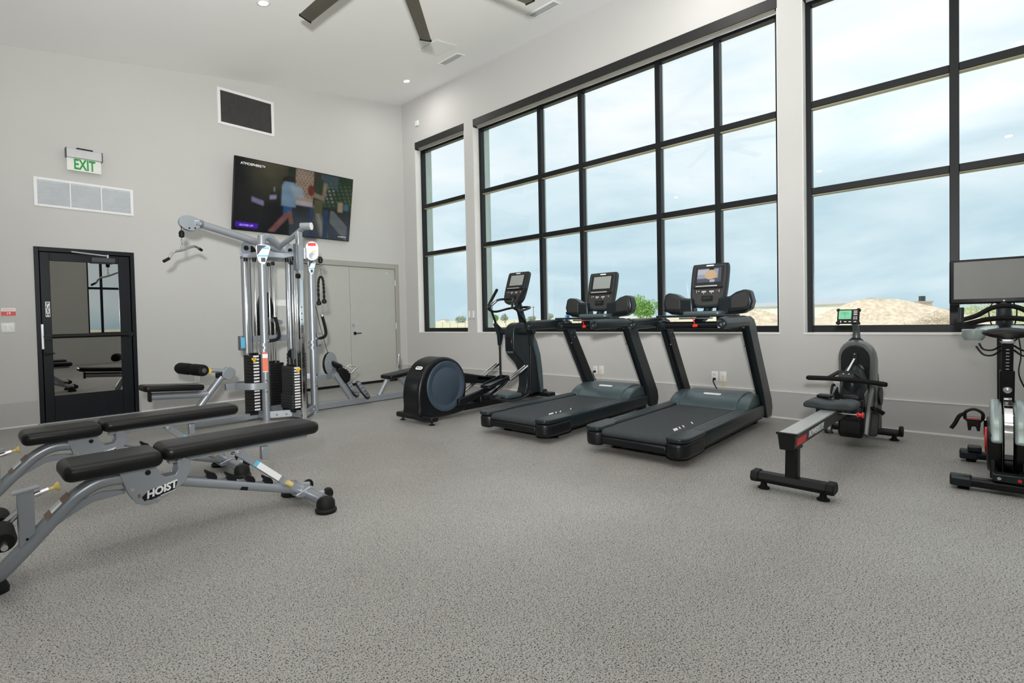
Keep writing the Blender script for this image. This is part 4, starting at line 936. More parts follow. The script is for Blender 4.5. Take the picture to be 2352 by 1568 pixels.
for s in (-1, 1):
    B().lathe([(.0005, s*.285), (.045, s*.287), (.050, s*.30), (.045, s*.315), (.0005, s*.317)], (2.15, 0, .09), 'y', 18).build('transport_wheel', 'black_rubber', rw)
    fp = B().prism([(1.60, .13), (1.64, .10), (1.80, .34), (1.90, .46), (1.86, .50), (1.72, .36)], 'xz', s*.115, s*.150).build('footrest_arm', 'rower_grey', rw, bevel=.008)
    B().rbox(-.045, .045, -.10, .12, -.008, .008, .03).xf(Matrix.Translation((1.70, s*.160, .22)) @ Euler((0, math.radians(-62), 0)).to_matrix().to_4x4() @ Matrix.Rotation(PI/2, 4, 'Z')).build('footplate', 'black', fp)
    B().tube([(1.74, s*.125, .33), (1.70, s*.18, .34), (1.74, s*.235, .30)], .018, 8, 4, ry=.004).build('foot_strap', 'black', fp)
    B().prism([(1.74, .30), (1.66, .46), (1.80, .50), (1.90, .40)], 'xz', s*.105, s*.118).build('footrest_guard', 'rower_grey', fp, bevel=.005)
    B().lathe([(.001, s*.165), (.075, s*.165), (.085, s*.172), (.085, s*.185), (.001, s*.19)], (1.99, 0, .42), 'y', 24).build('side_wheel', 'black', rw)
# monitor on its bent arm
ma = B().tube([(1.95, -.01, .915), (1.94, -.012, 1.00), (1.90, -.01, 1.05), (1.85, 0, 1.09)], [.034, .026, .022, .02], 12, 4).build('monitor_arm', 'rower_grey', rw)
B().lathe([(.06, 0), (.055, .02), (.032, .045)], (1.95, -.008, .895), n=18).build('arm_base', 'black', rw)
MM = basis((1.83, .03, 1.135), (-.03, -1, 0), (.26, 0, 1)) @ Matrix.Scale(.80, 4)
mb = B().prism(rrect(0, 0, .205, .165, .018), 'xy', -.03, 0).xf(MM).build('monitor', 'black', rw, bevel=.006)
for a in (-1, 1):
    for b_ in (-1, 1): B().prism(rrect(a*.095, b_*.074, .032, .032, .012), 'xy', -.034, .004).xf(MM).build('corner_bumper', 'black_rubber', mb)
B().prism(rrect(-.028, .018, .118, .100, .003), 'xy', 0, .003).xf(MM).build('lcd', 'lcd_green', mb)
B().prism(rrect(-.028, .028, .075, .003, .001), 'xy', .003, .0036).xf(MM).build('lcd_line', 'lcd_dark', mb); B().prism(rrect(-.028, .012, .003, .055, .001), 'xy', .003, .0036).xf(MM).build('lcd_line', 'lcd_dark', mb); B().prism(rrect(-.028, .045, .06, .003, .001), 'xy', .003, .0036).xf(MM).build('lcd_line', 'lcd_dark', mb)
for (a, b_, w_) in ((.068, .058, .035), (.068, .038, .035), (.068, .018, .035), (.058, -.010, .015), (.078, -.010, .015), (.058, -.030, .015), (.078, -.030, .015), (.068, -.062, .024), (.02, -.062, .024), (-.022, -.062, .024), (-.065, -.055, .010), (-.065, -.068, .010)):
    B().prism(rrect(a, b_, w_, .009, .003), 'xy', 0, .004).xf(MM).build('button', 'white_print', mb)
# pull handle hanging on its strap in front of the shell
hd = thing('rower_pull_bar', 'black bent pull bar resting in front of the rowing machine shell', 'handle', (3.79, .87, 0), -.032)
B().tube([(1.51, .268, .598), (1.515, .262, .598), (1.55, .13, .598), (1.56, 0, .595), (1.55, -.13, .590), (1.515, -.272, .578), (1.51, -.278, .578)], [.011, .021, .020, .020, .020, .021, .011], 12, 4).build('bar', 'foam', hd)
YK = basis((1.552, 0, .600), (0, -1, 0), (.62, 0, .60))
B().prism([(-.155, -.008), (-.065, .088), (.065, .088), (.155, -.008), (.118, -.004), (.052, .060), (-.052, .060), (-.118, -.004)], 'xy', -.009, .009).xf(YK).build('yoke', 'black', hd, bevel=.003)
B().prism([(-.052, .0), (.052, .0), (.06, .085), (-.06, .085)], 'xy', -.008, .006).xf(YK).build('yoke_plate', 'tm_dark', hd, bevel=.003)
for y in (-.02, .02): B().lathe([(.0005, .006), (.007, .006), (.006, .011), (.0005, .012)], (y, .05, 0), n=8).xf(YK).build('bolt', 'steel', hd)

# ------------------------------------------------------------------ exercise bike
bk = thing('exercise_bike', 'black and grey indoor cycle with a wide screen and a steel-rimmed flywheel', 'exercise bike', (4.62, -.135, 0))
for x, w in ((0, .27), (.86, .24)):
    nb = B().rbox(x-.045, x+.045, -w, w, .025, .080, .02).build('rear_bar' if x == 0 else 'front_bar', 'tm_black', bk)
    for s in (-1, 1):
        B().prism([(x-.052, .022), (x+.052, .022), (x+.05, .07), (x+.03, .092), (x-.03, .092), (x-.05, .07)], 'xz', s*(w-.10), s*(w+.005)).build('bar_cap', 'tm_dark', nb, bevel=.010)
        B().lathe([(.03, 0), (.03, .012), (.014, .02), (.012, .045)], (x, s*(w-.06), 0), n=14).build('foot', 'black_rubber', nb)
B().box(.80, .90, .12, .20, .085, .125).build('wheel_bracket', 'tm_dark', bk, bevel=.01)
B().rbox(.0, .88, -.05, .05, .05, .115, .02).build('base_beam', 'tm_black', bk)
B().box(-.05, .03, -.075, .075, .085, .135).build('rear_block', 'tm_dark', bk, bevel=.008)
for y, m in ((-.045, 'red'), (.045, 'steel')): B().cyl((-.052, y, .11), (-.058, y, .11), .010, n=10).build('bolt', m, bk)
B().lathe([(.225, -.021), (.25, -.019), (.25, .019), (.225, .021)], (.26, 0, .345), 'y', 48).build('flywheel', 'chrome', bk)
for s in (-1, 1):
    up_o = smooth_outline([(.07, .30), (.06, .38), (.10, .46), (.22, .525), (.42, .55), (.66, .50), (.80, .40), (.80, .30)], 3)
    B().prism(up_o, 'xz', s*.026, s*.082).build('upper_fairing', 'bike_grey', bk, bevel=.018, seg=3)
    lo_o = smooth_outline([(.05, .36), (.03, .25), (.08, .14), (.22, .09), (.55, .09), (.76, .16), (.80, .32), (.6, .40), (.2, .40)], 3)
    B().prism(lo_o, 'xz', s*.028, s*.098).build('lower_fairing', 'black', bk, bevel=.02, seg=3)
    B().lathe([(.001, s*.09), (.085, s*.095), (.085, s*.108), (.001, s*.111)], (.20, 0, .30), 'y', 28).build('side_accent', 'red', bk)
    B().prism([(.0, .09), (.08, .09), (.14, .26), (.06, .26)], 'xz', s*.06, s*.085).build('wheel_fork', 'black', bk, bevel=.006)
B().prism([(.38, .45), (.46, .45), (.36, .76), (.28, .76)], 'xz', -.036, .036).build('seat_tube', 'black', bk, bevel=.006)
sp_ = B().prism([(.295, .74), (.355, .74), (.29, .955), (.23, .955)], 'xz', -.028, .028).build('seat_post', 'tm_black', bk, bevel=.004)
for k in range(7): B().box(.255-k*.0-.0, .262, -.008, .008, .77+k*.022, .777+k*.022, rot=(0, -.29, 0)).xf(Matrix.Translation((.012-(k*.022)*.30+.0, 0, 0))).build('height_mark', 'steel', sp_)
k_ = B().lathe([(.001, -.06), (.020, -.055), (.022, -.03), (.010, -.02), (.010, .02)], (.30, 0, .635), 'x', 16).build('adjust_knob', 'steel', bk)
# saddle
sd = MB(); rings = []
for x, w, z, h in ((.11, .045, 1.005, .022), (.125, .10, 1.010, .030), (.17, .125, 1.018, .036), (.23, .105, 1.018, .036), (.29, .060, 1.012, .032), (.36, .030, 1.008, .028), (.40, .018, 1.004, .020)):
    rings.append([Vector((x, w*math.cos(2*PI*j/16), z+h*(.9 if math.sin(2*PI*j/16) > 0 else 1.25)*math.sin(2*PI*j/16)*(1 if math.sin(2*PI*j/16) > 0 else .8))) for j in range(16)])
sd.ring_sweep(rings).build('saddle', 'leather', bk, ang=70)
B().tube([(.15, -.05, .995), (.20, -.03, .965), (.30, -.02, .97)], .005, 8, 4).tube([(.15, .05, .995), (.20, .03, .965), (.30, .02, .97)], .005, 8, 4).build('saddle_rails', 'black', bk, kind='stuff')
B().rbox(.20, .29, -.035, .035, .945, .985, .01).build('saddle_clamp', 'steel', bk)
for s in (-1, 1):
    B().tube([(.27, s*.03, .93), (.24, s*.07, .90), (.235, s*.115, .905), (.24, s*.135, .945)], .006, 8, 5).build('dumbbell_hook', 'black', bk)
    B().tube([(.27, s*.03, .90), (.24, s*.07, .865), (.235, s*.115, .87), (.24, s*.15, .925)], .006, 8, 5).build('dumbbell_hook', 'black', bk)
# handlebar, grey pods, screen
B().prism([(.70, .50), (.78, .50), (.90, 1.02), (.82, 1.02)], 'xz', -.04, .04).build('front_tube', 'black', bk, bevel=.008)
B().tube([(.86, 0, 1.0), (.93, 0, 1.12), (1.0, 0, 1.28)], [.05, .045, .04], 14).build('screen_post', 'tm_dark', bk)
B().tube([(.56, .225, 1.095), (.60, .22, 1.10), (.74, .15, 1.125), (.80, .07, 1.18), (.82, 0, 1.195), (.80, -.07, 1.18), (.74, -.15, 1.125), (.60, -.22, 1.10), (.56, -.225, 1.095)], .017, 12, 5).build('upper_handlebar', 'foam', bk)
B().tube([(.50, .235, 1.065), (.66, .20, 1.065), (.76, .10, 1.095), (.80, 0, 1.105), (.76, -.10, 1.095), (.66, -.20, 1.065), (.50, -.235, 1.065)], .019, 12, 5).build('lower_handlebar', 'foam', bk)
for s in (-1, 1):
    B().tube([(.54, s*.232, 1.07), (.55, s*.232, 1.10), (.58, s*.228, 1.185)], [.019, .018, .017], 10).build('bar_horn', 'tm_dark', bk)
    B().lathe([(.001, -.045), (.05, -.042), (.064, -.02), (.066, .035), (.060, .04)], (.74, s*.165, .985), n=22).build('bottle_pod', 'bike_grey', bk)
    B().prism([(s*.03, 1.055), (s*.10, 1.05), (s*.16, 1.03), (s*.16, .985), (s*.03, .99)], 'yz', .72, .80).build('pod_bracket', 'bike_grey', bk, bevel=.012)
sb = B().rbox(.945, .985, -.305, .305, 1.215, 1.565, .012, 3, rot=(0, math.radians(6), 0)).build('screen', 'tm_black', bk)
SM = Matrix.Translation((.965, 0, 1.39)) @ Matrix.Rotation(math.radians(6), 4, 'Y') @ Matrix.Translation((-.965, 0, -1.39))
B().box(.9425, .946, -.278, .278, 1.252, 1.545).xf(SM).build('display', 'screen_glass', sb, smooth=False)
B().cyl((.944, 0, 1.232), (.941, 0, 1.232), .006, n=10).xf(SM).build('camera_dot', 'white_print', sb)
for y in (.055, -.045): B().tube([(.95, y, 1.23), (.92, y*1.5, 1.15), (.88, y*1.0, 1.0)], .004, 6, 4).build('cable', 'black', bk)
B().tube([(.86, -.07, 1.0), (.60, -.075, .85), (.45, -.06, .72), (.50, -.115, .56), (.60, -.14, .44), (.5, -.13, .38)], .0045, 6, 5).build('cable', 'black', bk)
# cranks and cage pedals
for s, px_, pz in ((1, .40, .40), (-1, .46, .22)):
    cr_ = B().prism([(.43-.02, .29), (.43+.02, .29), (px_+.016, pz), (px_-.016, pz)], 'xz', s*.098, s*.112).build('crank_arm', 'black', bk, bevel=.004)
    y0, y1 = s*.118, s*.205; yc = (y0+y1)/2
    pd = B().rbox(px_-.05, px_+.05, min(y0, y1), max(y0, y1), pz-.012, pz+.012, .008).build('pedal', 'black', bk)
    B().cyl((px_, s*.10, pz), (px_, s*.205, pz), .008, n=10).build('axle', 'steel', pd)
    for zz in (.018, .008): B().box(px_-.052, px_-.045, yc-.035, yc+.035, pz+zz-.004, pz+zz+.002).build('reflector', 'red' if zz < .01 else 'steel', pd)
    B().tube([(px_-.03, y0, pz), (px_-.035, y0, pz+.05), (px_-.03, yc, pz+.075), (px_-.035, y1, pz+.05), (px_-.03, y1, pz)], .010, 8, 4).build('toe_cage', 'black', pd)
    B().prism([(yc-.036, pz-.01), (yc+.036, pz-.01), (yc+.03, pz-.075), (yc+.016, pz-.075), (yc+.01, pz-.045), (yc-.01, pz-.045), (yc-.016, pz-.075), (yc-.03, pz-.075)], 'yz', px_-.05, px_-.03).build('cleat_plate', 'black', pd, bevel=.004)
    B().tube([(px_-.03, y1, pz+.04), (px_-.03, y1+s*.03, pz+.02), (px_-.03, y1+s*.055, pz-.04), (px_-.03, y1+s*.075, pz-.075)], .012, 6, 4, ry=.004).build('toe_strap', 'black', pd)
# ------------------------------------------------------------------ adjustable benches
def bench(loc, label, name='weight_bench', rz=0.):
    t = thing(name, label, 'weight bench', loc, rz)
    seat = B().rbox(-.56, -.145, -.140, .140, .455, .535, .045, 5, zr=.034).build('seat_pad', 'leather', t)
    back = B().rbox(-.150, .745, -.128, .128, .470, .546, .050, 5, zr=.034).build('back_pad', 'leather', t)
    B().box(-.10, .70, -.026, .026, .435, .472).build('back_frame', 'machine_grey', t, bevel=.004)
    B().box(-.47, -.20, -.05, .05, .445, .463).build('seat_frame', 'machine_grey', t, bevel=.003)
    sp = B().tube([(-.845, 0, .05), (-.79, 0, .075), (-.70, 0, .16), (-.56, 0, .305), (-.48, 0, .375), (-.38, 0, .412), (-.22, 0, .395)], [.036]*7, 14, 5).build('front_spine', 'machine_grey', t)
    B().prism([(-.60, .225), (-.52, .325), (-.40, .36), (-.30, .345), (-.30, .325), (-.44, .315), (-.54, .265)], 'xz', -.012, .012).build('spine_gusset', 'machine_grey', sp, bevel=.003)
    st_ = B().box(-.66, -.535, -.038, .038, .0, .003).xf(Matrix.Translation((-.565, 0, .325)) @ Matrix.Rotation(-math.radians(45), 4, 'Y') @ Matrix.Translation((.6, -.010, .014))).build('warning_sticker', 'white_print', sp)
    B().box(-.66, -.63, -.0385, .0385, .0005, .0036).box(-.575, -.535, -.0385, .0385, .0005, .0036).xf(Matrix.Translation((-.565, 0, .325)) @ Matrix.Rotation(-math.radians(45), 4, 'Y') @ Matrix.Translation((.6, -.010, .014))).build('sticker_band', 'brown_print', sp, kind='stuff')
    po = [(-.33, .445), (-.175, .462), (-.150, .400), (-.125, .375), (-.075, .378), (-.062, .405), (-.066, .455), (-.045, .468), (-.020, .462), (.000, .435), (-.002, .375), (-.035, .325), (-.10, .285), (-.165, .250), (-.215, .245), (-.262, .270), (-.295, .335)]
    for s in (-1, 1):
        pl = B().prism(po, 'xz', s*.040, s*.047).build('side_plate', 'machine_grey', t, bevel=.002)
        for (x, z, r) in ((-.205, .418, .013), (-.035, .448, .012), (-.275, .345, .009), (-.16, .272, .010)):
            B().cyl((x, s*.045, z), (x, s*.054, z), r, n=12).build('bolt', 'black' if r > .0125 else 'steel', pl)
        for (x, z) in ((-.247, .305), (-.215, .282)): B().prism(rrect(x, z, .014, .022, .006), 'xz', s*.0462, s*.0475).build('slot', 'brown_print', pl)
        if s < 0:
            MX = basis((-.145, -.0475, .310), (1, 0, .21), (-.21, 0, 1))
            B().prism([(-.085, -.022), (-.075, -.018), (-.055, -.028), (.06, -.022), (.088, .024), (.02, .022), (-.055, .024), (-.092, .004)], 'xy', -.0005, .0008).xf(MX).build('logo_shadow', 'black', pl, smooth=False)
            text_mesh('HOIST', .052, 'logo_lettering', 'white_print', pl, MX @ Matrix.Translation((0, .003, .0014)), depth=.0006, bold=.0024, shear=.28, sx=.98)
            B().box(-.01, .062, -.027, -.0235, .0008, .0016).xf(MX).build('logo_rule', 'white_print', pl, smooth=False)
    rt_ = B().tube([(-.06, 0, .335), (.66, 0, .100)], .031, 14).build('rear_tube', 'machine_grey', t)
    for k in range(4):
        x = .105+k*.108; z = .335-(x+.06)*.3264+.026
        B().prism([(x-.030, z-.012), (x+.036, z-.030), (x+.040, z+.002), (x+.028, z+.024), (x+.004, z+.036), (x-.016, z+.052), (x-.022, z+.040), (x-.010, z+.020), (x-.016, z+.006)], 'xz', -.020, .020).build('adjust_hook', 'black', rt_, bevel=.004)
    B().box(.27, .31, -.0315, .0315, .195, .215, rot=(0, .315, 0)).build('tube_decal', 'black', rt_)
    B().tube([(.700, -.215, .068), (.700, .215, .068)], .037, 14).build('rear_crossbar', 'machine_grey', t)
    B().prism([(.60, .085), (.70, .12), (.735, .105), (.70, .055), (.62, .06)], 'xz', -.045, .045).build('foot_gusset', 'machine_grey', t, bevel=.008)
    for s in (-1, 1):
        B().lathe([(.0005, 0), (.064, 0), (.067, .018), (.056, .028), (.058, .040), (.054, .070), (.038, .090), (.0005, .094)], (.702, s*.235, 0), n=22).build('rubber_foot', 'black_rubber', t)
        B().lathe([(.0005, s*.0), (.034, s*.0), (.038, s*.012), (.030, s*.03), (.0005, s*.032)], (.775, s*.12, .075), 'y', 16).build('transport_wheel', 'black_rubber', t)
    B().tube([(.70, -.12, .085), (.775, -.125, .08)], .022, 10).tube([(.70, .12, .085), (.775, .125, .08)], .022, 10).build('wheel_fork', 'machine_grey', t, kind='stuff')
    a0, a1 = Vector((.265, 0, .425)), Vector((.635, 0, .105)); dd = (a1-a0).normalized()
    stt = B()
    for s in (-1, 1):
        Ms = basis((a0+a1)/2+Vector((0, s*.030, 0)), dd, Vector((0, 0, 1)))
        sb_ = B().prism(rrect(0, 0, (a1-a0).length+.05, .042, .02), 'xy', -.003, .003).xf(Ms).build('support_strut', 'machine_grey', t, bevel=.001)
        if s < 0:
            B().box(-.10, .075, -.018, .018, .0028, .0042).xf(Ms @ Matrix.Rotation(0, 4, 'X')).build('instruction_label', 'white_print', sb_, smooth=False)
            B().box(-.125, -.10, -.018, .018, .0028, .0043).xf(Ms).build('label_band', 'cyan_print', sb_, smooth=False)
        B().cyl((a0.x, s*.030, a0.z), (a0.x, s*.042, a0.z), .011, n=12).build('bolt', 'steel', sb_)
        B().cyl((a1.x, s*.030, a1.z), (a1.x, s*.042, a1.z), .011, n=12).build('bolt', 'steel', sb_)
    B().cyl((.545, -.045, .185), (.575, -.045, .160), .016, n=14).build('release_grip', 'pop_yellow', t)
    B().box(.405, .445, -.02, .02, .350, .43).build('stop_peg', 'machine_grey', t, bevel=.004)
    # leg roller post at the front
    ps_ = B().box(-.715, -.655, -.026, .026, .165, .435).build('roller_post', 'machine_grey', t, bevel=.004)
    B().box(-.73, -.635, -.03, .03, .433, .441, rot=(0, -.12, 0)).build('post_cap', 'machine_grey', ps_)
    B().cyl((-.685, -.0255, .215), (-.685, -.0275, .215), .006, n=8).build('bolt_hole', 'black', ps_)
    pin = B().cyl((-.655, 0, .405), (-.60, 0, .418), .013, n=12).build('pull_pin', 'steel', ps_)
    B().lathe([(.008, 0), (.010, .02), (.022, .032), (.024, .040), (.006, .042)], n=16).xf(basis((-.60, 0, .418), (0, 1, 0), (-.2, 0, 1))).build('pin_knob', 'pop_yellow', ps_)
    B().cyl((-.775, -.30, .285), (-.775, .30, .285), .012, n=10).build('roller_axle', 'steel', t)
    B().tube([(-.70, 0, .35), (-.775, 0, .285)], .018, 10).build('axle_arm', 'steel', t)
    for s in (-1, 1): B().lathe([(.0005, s*.03), (.040, s*.03), (.047, s*.05), (.047, s*.20), (.038, s*.23), (.0005, s*.232)], (-.775, 0, .285), 'y', 20).build('foam_roller', 'foam', t)
    B().tube([(-.845, -.11, .045), (-.845, .11, .045)], .033, 12).build('front_crossbar', 'machine_grey', t)
    B().lathe([(.0005, 0), (.040, 0), (.042, .02), (.030, .05), (.0005, .052)], (-.79, 0, 0), n=18).build('rubber_foot', 'black_rubber', t)
    for s in (-1, 1): B().lathe([(.0005, 0), (.052, 0), (.054, .02), (.046, .07), (.034, .085), (.0005, .087)], (-.845, s*.125, 0), n=18).build('rubber_foot', 'black_rubber', t)
    return t
bench((.90, 3.16, 0), 'adjustable grey weight bench with black pads and a white logo plate in open view')
bench((.84, 4.33, 0), 'adjustable grey weight bench with black pads standing nearer the cable machine')

# ------------------------------------------------------------------ multi-station cable machine
gy = thing('cable_machine', 'grey multi-station cable machine with black weight stacks and steel guide rods', 'cable machine', (2.95, 6.40, 0))
PB, PA, PD, PE, PC = (-.29, -.17), (-.36, .18), (.36, -.14), (.23, .22), (.02, -.51)
def post(p, h, r=.046, m='machine_grey', name='post'): return B().cyl((p[0], p[1], .0), (p[0], p[1], h), r, n=20).build(name, m, gy)
pB = B().tube([(PB[0], PB[1], 0), (PB[0], PB[1], .8), (PB[0], PB[1], 2.12), (PB[0]+.015, PB[1]+.01, 2.21), (PB[0]+.075, PB[1]+.05, 2.255), (PB[0]+.16, PB[1]+.09, 2.235), (.02, .0, 2.15)], .046, 18, 5).build('post', 'machine_grey', gy)
pA = post(PA, 2.0); pD = post(PD, 1.95); pE = post(PE, 2.0)
for p in (PA, PE): B().cyl((p[0], p[1], 2.0), (p[0], p[1], 2.03), .05, n=20).build('post_cap', 'machine_grey_dark', gy)
chp = B().box(PC[0]-.027, PC[0]+.027, PC[1]-.027, PC[1]+.027, 0, 2.10).build('chrome_post', 'chrome', gy, bevel=.008, seg=3)
for k in range(16): B().cyl((PC[0]-.004, PC[1]-.026, .25+k*.075), (PC[0]-.004, PC[1]-.0285, .25+k*.075), .008, n=10).build('pin_hole', 'console_grey', chp)
for p in (PB, PC, PD): B().lathe([(.0005, 0), (.085, 0), (.085, .008), (.06, .012), (.0005, .012)], (p[0], p[1], 0), n=24).build('foot_flange', 'machine_grey', gy)
def beam(a, b_, z0, z1, w=.03, m='machine_grey', name='beam', par=gy):
    a = Vector((a[0], a[1], 0)); b_ = Vector((b_[0], b_[1], 0)); d = (b_-a).normalized(); n = Vector((-d.y, d.x, 0))*w
    return B().add([a+n+Vector((0, 0, z0)), a-n+Vector((0, 0, z0)), b_-n+Vector((0, 0, z0)), b_+n+Vector((0, 0, z0)), a+n+Vector((0, 0, z1)), a-n+Vector((0, 0, z1)), b_-n+Vector((0, 0, z1)), b_+n+Vector((0, 0, z1))], [(0, 1, 2, 3), (4, 7, 6, 5), (0, 4, 5, 1), (1, 5, 6, 2), (2, 6, 7, 3), (3, 7, 4, 0)]).build(name, m, par, bevel=.004)
for a, b_ in ((PB, (-.02, -.30)), ((-.02, -.30), PC), (PC, (.22, -.30)), ((.22, -.30), PD), (PA, PB), (PD, PE), (PA, PE)): beam(a, b_, .03, .115, .022, name='base_beam')
for (x, y) in ((-.20, -.255), (-.10, -.30), (.12, -.43), (.29, -.25)): B().cyl((x, y, .07), (x-.006, y-.008, .07), .012, n=10).build('bolt', 'steel', gy)
for a, b_ in ((PA, PB), (PB, PD), (PD, PE), (PE, PA), (PB, PE), ((.0, .0), PC)): beam(a, b_, 2.0, 2.065, .022, name='top_beam')
beam(PA, PE, .955, 1.035, .018, name='back_beam')
for p, z in ((PA, 2.10), (PE, 2.12)):
    B().prism([(-.085, -.02), (-.07, .09), (-.01, .15), (.08, .12), (.13, .06), (.12, .0), (.05, -.10), (-.02, -.10)], 'xz', -.006, .006).xf(Matrix.Translation((p[0], p[1]-.05, z-.02)) @ Matrix.Rotation(.25, 4, 'Z')).build('pulley_plate', 'machine_grey', gy, bevel=.004)
    B().cyl((p[0]-.0, p[1]-.055, z+.03), (p[0], p[1]-.068, z+.03), .030, n=18).build('plate_hole', 'black', gy)
    B().lathe([(.07, -.02), (.085, -.015), (.085, .015), (.07, .02)], (p[0]+.05, p[1]-.02, z-.01), 'y', 24).build('pulley', 'black', gy)
# lat pull-down arm to the left
B().tube([(.10, .03, 2.10), (-.19, 0, 2.175), (-.55, 0, 2.262), (-.90, 0, 2.34), (-.98, 0, 2.345)], .043, 16, 3).build('lat_arm', 'machine_grey', gy)
B().lathe([(.045, -.93), (.048, -.92), (.048, -.90), (.045, -.89)], (0, 0, 2.345), 'x', 18).build('arm_collar', 'machine_grey_dark', gy)
for s in (-1, 1):
    lp = B().prism(smooth_outline([(-1.14, 2.33), (-1.12, 2.40), (-1.04, 2.425), (-.95, 2.40), (-.90, 2.36), (-.93, 2.30), (-1.0, 2.255), (-1.09, 2.27)], 3), 'xz', s*.022, s*.030).build('pulley_shroud', 'machine_grey', gy, bevel=.003)
    for x, z in ((-1.04, 2.28), (-.98, 2.285)): B().cyl((x, s*.029, z), (x, s*.034, z), .010, n=10).build('bolt', 'black', lp)
B().lathe([(.06, -.014), (.078, -.012), (.078, .012), (.06, .014)], (-1.035, 0, 2.335), 'y', 24).build('pulley', 'black', gy)
cbl = B().tube([(-1.113, 0, 2.34), (-1.113, 0, 2.245)], .004, 6).build('cable', 'black', gy)
B().lathe([(.012, 2.17), (.028, 2.18), (.030, 2.225), (.016, 2.25)], (-1.113, 0, 0), n=14).build('cable_stop', 'black', cbl)
for k in range(4): B().tube([(-1.113+(.010 if k % 2 else 0)*math.cos(a), (0 if k % 2 else .010)*math.cos(a), 2.155-k*.027+.019*math.sin(a)) for a in [2*PI*i/10 for i in range(10)]], .0035, 6, 0, close=True).build('chain_link', 'chrome', cbl)
# front high-pulley arm above the chrome post
B().tube([(.0, -.03, 2.16), (.04, -.30, 2.25), (.065, -.58, 2.345)], .032, 14, 3).build('front_arm', 'machine_grey', gy)
ec = B().cyl((.03, -.55, 2.345), (.115, -.645, 2.345), .045, n=22).build('arm_end', 'machine_grey', gy)
B().cyl((.115, -.645, 2.345), (.119, -.650, 2.345), .045, n=22).build('end_disc', 'white_print', ec)
B().box(PC[0]-.03, PC[0]+.03, PC[1]-.035, PC[1]+.035, 2.10, 2.29).build('post_head', 'steel', gy, bevel=.006)
# sliding carriage with warning placard, pulley and clip
cg = B().box(PC[0]-.060, PC[0]-.03, PC[1]-.045, PC[1]+.035, 1.82, 2.14).build('carriage_plate', 'machine_grey_dark', gy, bevel=.004)
B().box(PC[0]-.036, PC[0]+.036, PC[1]-.036, PC[1]+.036, 1.80, 2.12).build('carriage_sleeve', 'machine_grey', gy, bevel=.006)
B().box(PC[0]-.028, PC[0]+.028, PC[1]-.038, PC[1]-.03, 1.72, 1.82).build('sleeve_tab', 'alu', gy)
B().cyl((PC[0]-.06, PC[1]-.03, 1.75), (PC[0]-.02, PC[1]-.03, 1.75), .03, n=14).build('carriage_roller', 'black', gy)
for z in (1.985, 2.065): beam((PC[0], PC[1]-.0), (PC[0]+.14, PC[1]-.06), z-.008, z+.008, .022, name='swivel_bracket')
B().cyl((PC[0]+.055, PC[1]-.03, 1.96), (PC[0]+.055, PC[1]-.03, 2.09), .032, n=18).build('swivel_barrel', 'machine_grey', gy)
PM = basis((PC[0]+.115, PC[1]-.100, 2.055), (.80, -.60, 0), (0, 0, 1))
pk = B().prism(rrect(0, 0, .145, .225, .070, 8), 'xy', -.012, .0).xf(PM).build('warning_placard', 'white_print', gy)
B().prism(rrect(0, .078, .095, .038, .015), 'xy', 0, .0012).xf(PM).build('red_band', 'red', pk); B().prism(rrect(.02, -.005, .055, .014, .003), 'xy', 0, .0012).xf(PM).build('orange_band', 'yellow', pk)
B().prism(rrect(-.005, .035, .06, .006, .002), 'xy', 0, .001).xf(PM).build('print_line', 'alu', pk); B().prism(rrect(-.01, .015, .05, .006, .002), 'xy', 0, .001).xf(PM).build('print_line', 'alu', pk)
B().lathe([(.001, 0), (.042, .002), (.042, .006), (.001, .008)], n=22).xf(PM @ Matrix.Translation((.005, -.06, 0))).build('pulley_cap', 'machine_grey', pk)
B().lathe([(.03, -.015), (.05, -.012), (.05, .012), (.03, .015)], (0, 0, 0), 'z', 20).xf(PM @ Matrix.Translation((.0, -.06, -.03))).build('pulley', 'black', gy)
RX, RY = PC[0]+.195, PC[1]-.150
rc = B().lathe([(.010, 1.905), (.026, 1.92), (.030, 1.955), (.014, 1.985)], (RX, RY, 0), n=14).build('cable_stop', 'black', gy)
B().tube([(RX, RY, 1.97), (RX-.05, RY+.04, 2.01)], .005, 6).build('cable', 'black', rc)
for k in range(5): B().tube([(RX+(.010 if k % 2 else 0)*math.cos(a), RY+(0 if k % 2 else .010)*math.cos(a), 1.895-k*.026+.019*math.sin(a)) for a in [2*PI*i/10 for i in range(10)]], .0035, 6, 0, close=True).build('chain_link', 'chrome', rc)
# placards on the posts
def placard(px_, py_, z, w, h, par):
    Mq = basis((px_, py_, z), (.92, -.39, 0), (0, 0, 1))
    o = smooth_outline([(-w/2, h*.5), (w*.5, h*.47), (w*.42, h*.1), (w*.18, -h*.35), (0, -h*.5), (-w*.38, -h*.35), (-w*.5, 0)], 3)
    p = B().prism(o, 'xy', -.004, 0).xf(Mq).build('placard', 'white_print', par)
    B().prism([(-w*.48, h*.5), (w*.30, h*.49), (-w*.1, h*.32), (-w*.40, h*.02), (-w*.49, .0)], 'xy', 0, .001).xf(Mq).build('placard_navy', 'navy_print', p)
    B().prism([(-w*.45, -h*.02), (w*.36, -h*.01), (w*.34, -h*.09), (-w*.44, -h*.10)], 'xy', 0, .001).xf(Mq).build('placard_band', 'cyan_print', p)
    B().prism([(w*.0, h*.40), (w*.47, h*.40), (w*.46, h*.32), (-w*.05, h*.30)], 'xy', 0, .001).xf(Mq).build('placard_band', 'cyan_print', p)
    B().prism(rrect(-.003, -h*.26, w*.34, h*.22, w*.05), 'xy', 0, .001).xf(Mq).build('placard_figure', 'navy_print', p)
placard(PB[0]-.006, PB[1]-.060, 2.015, .145, .23, pB)
placard(PD[0]-.012, PD[1]-.056, 1.90, .085, .17, pD)
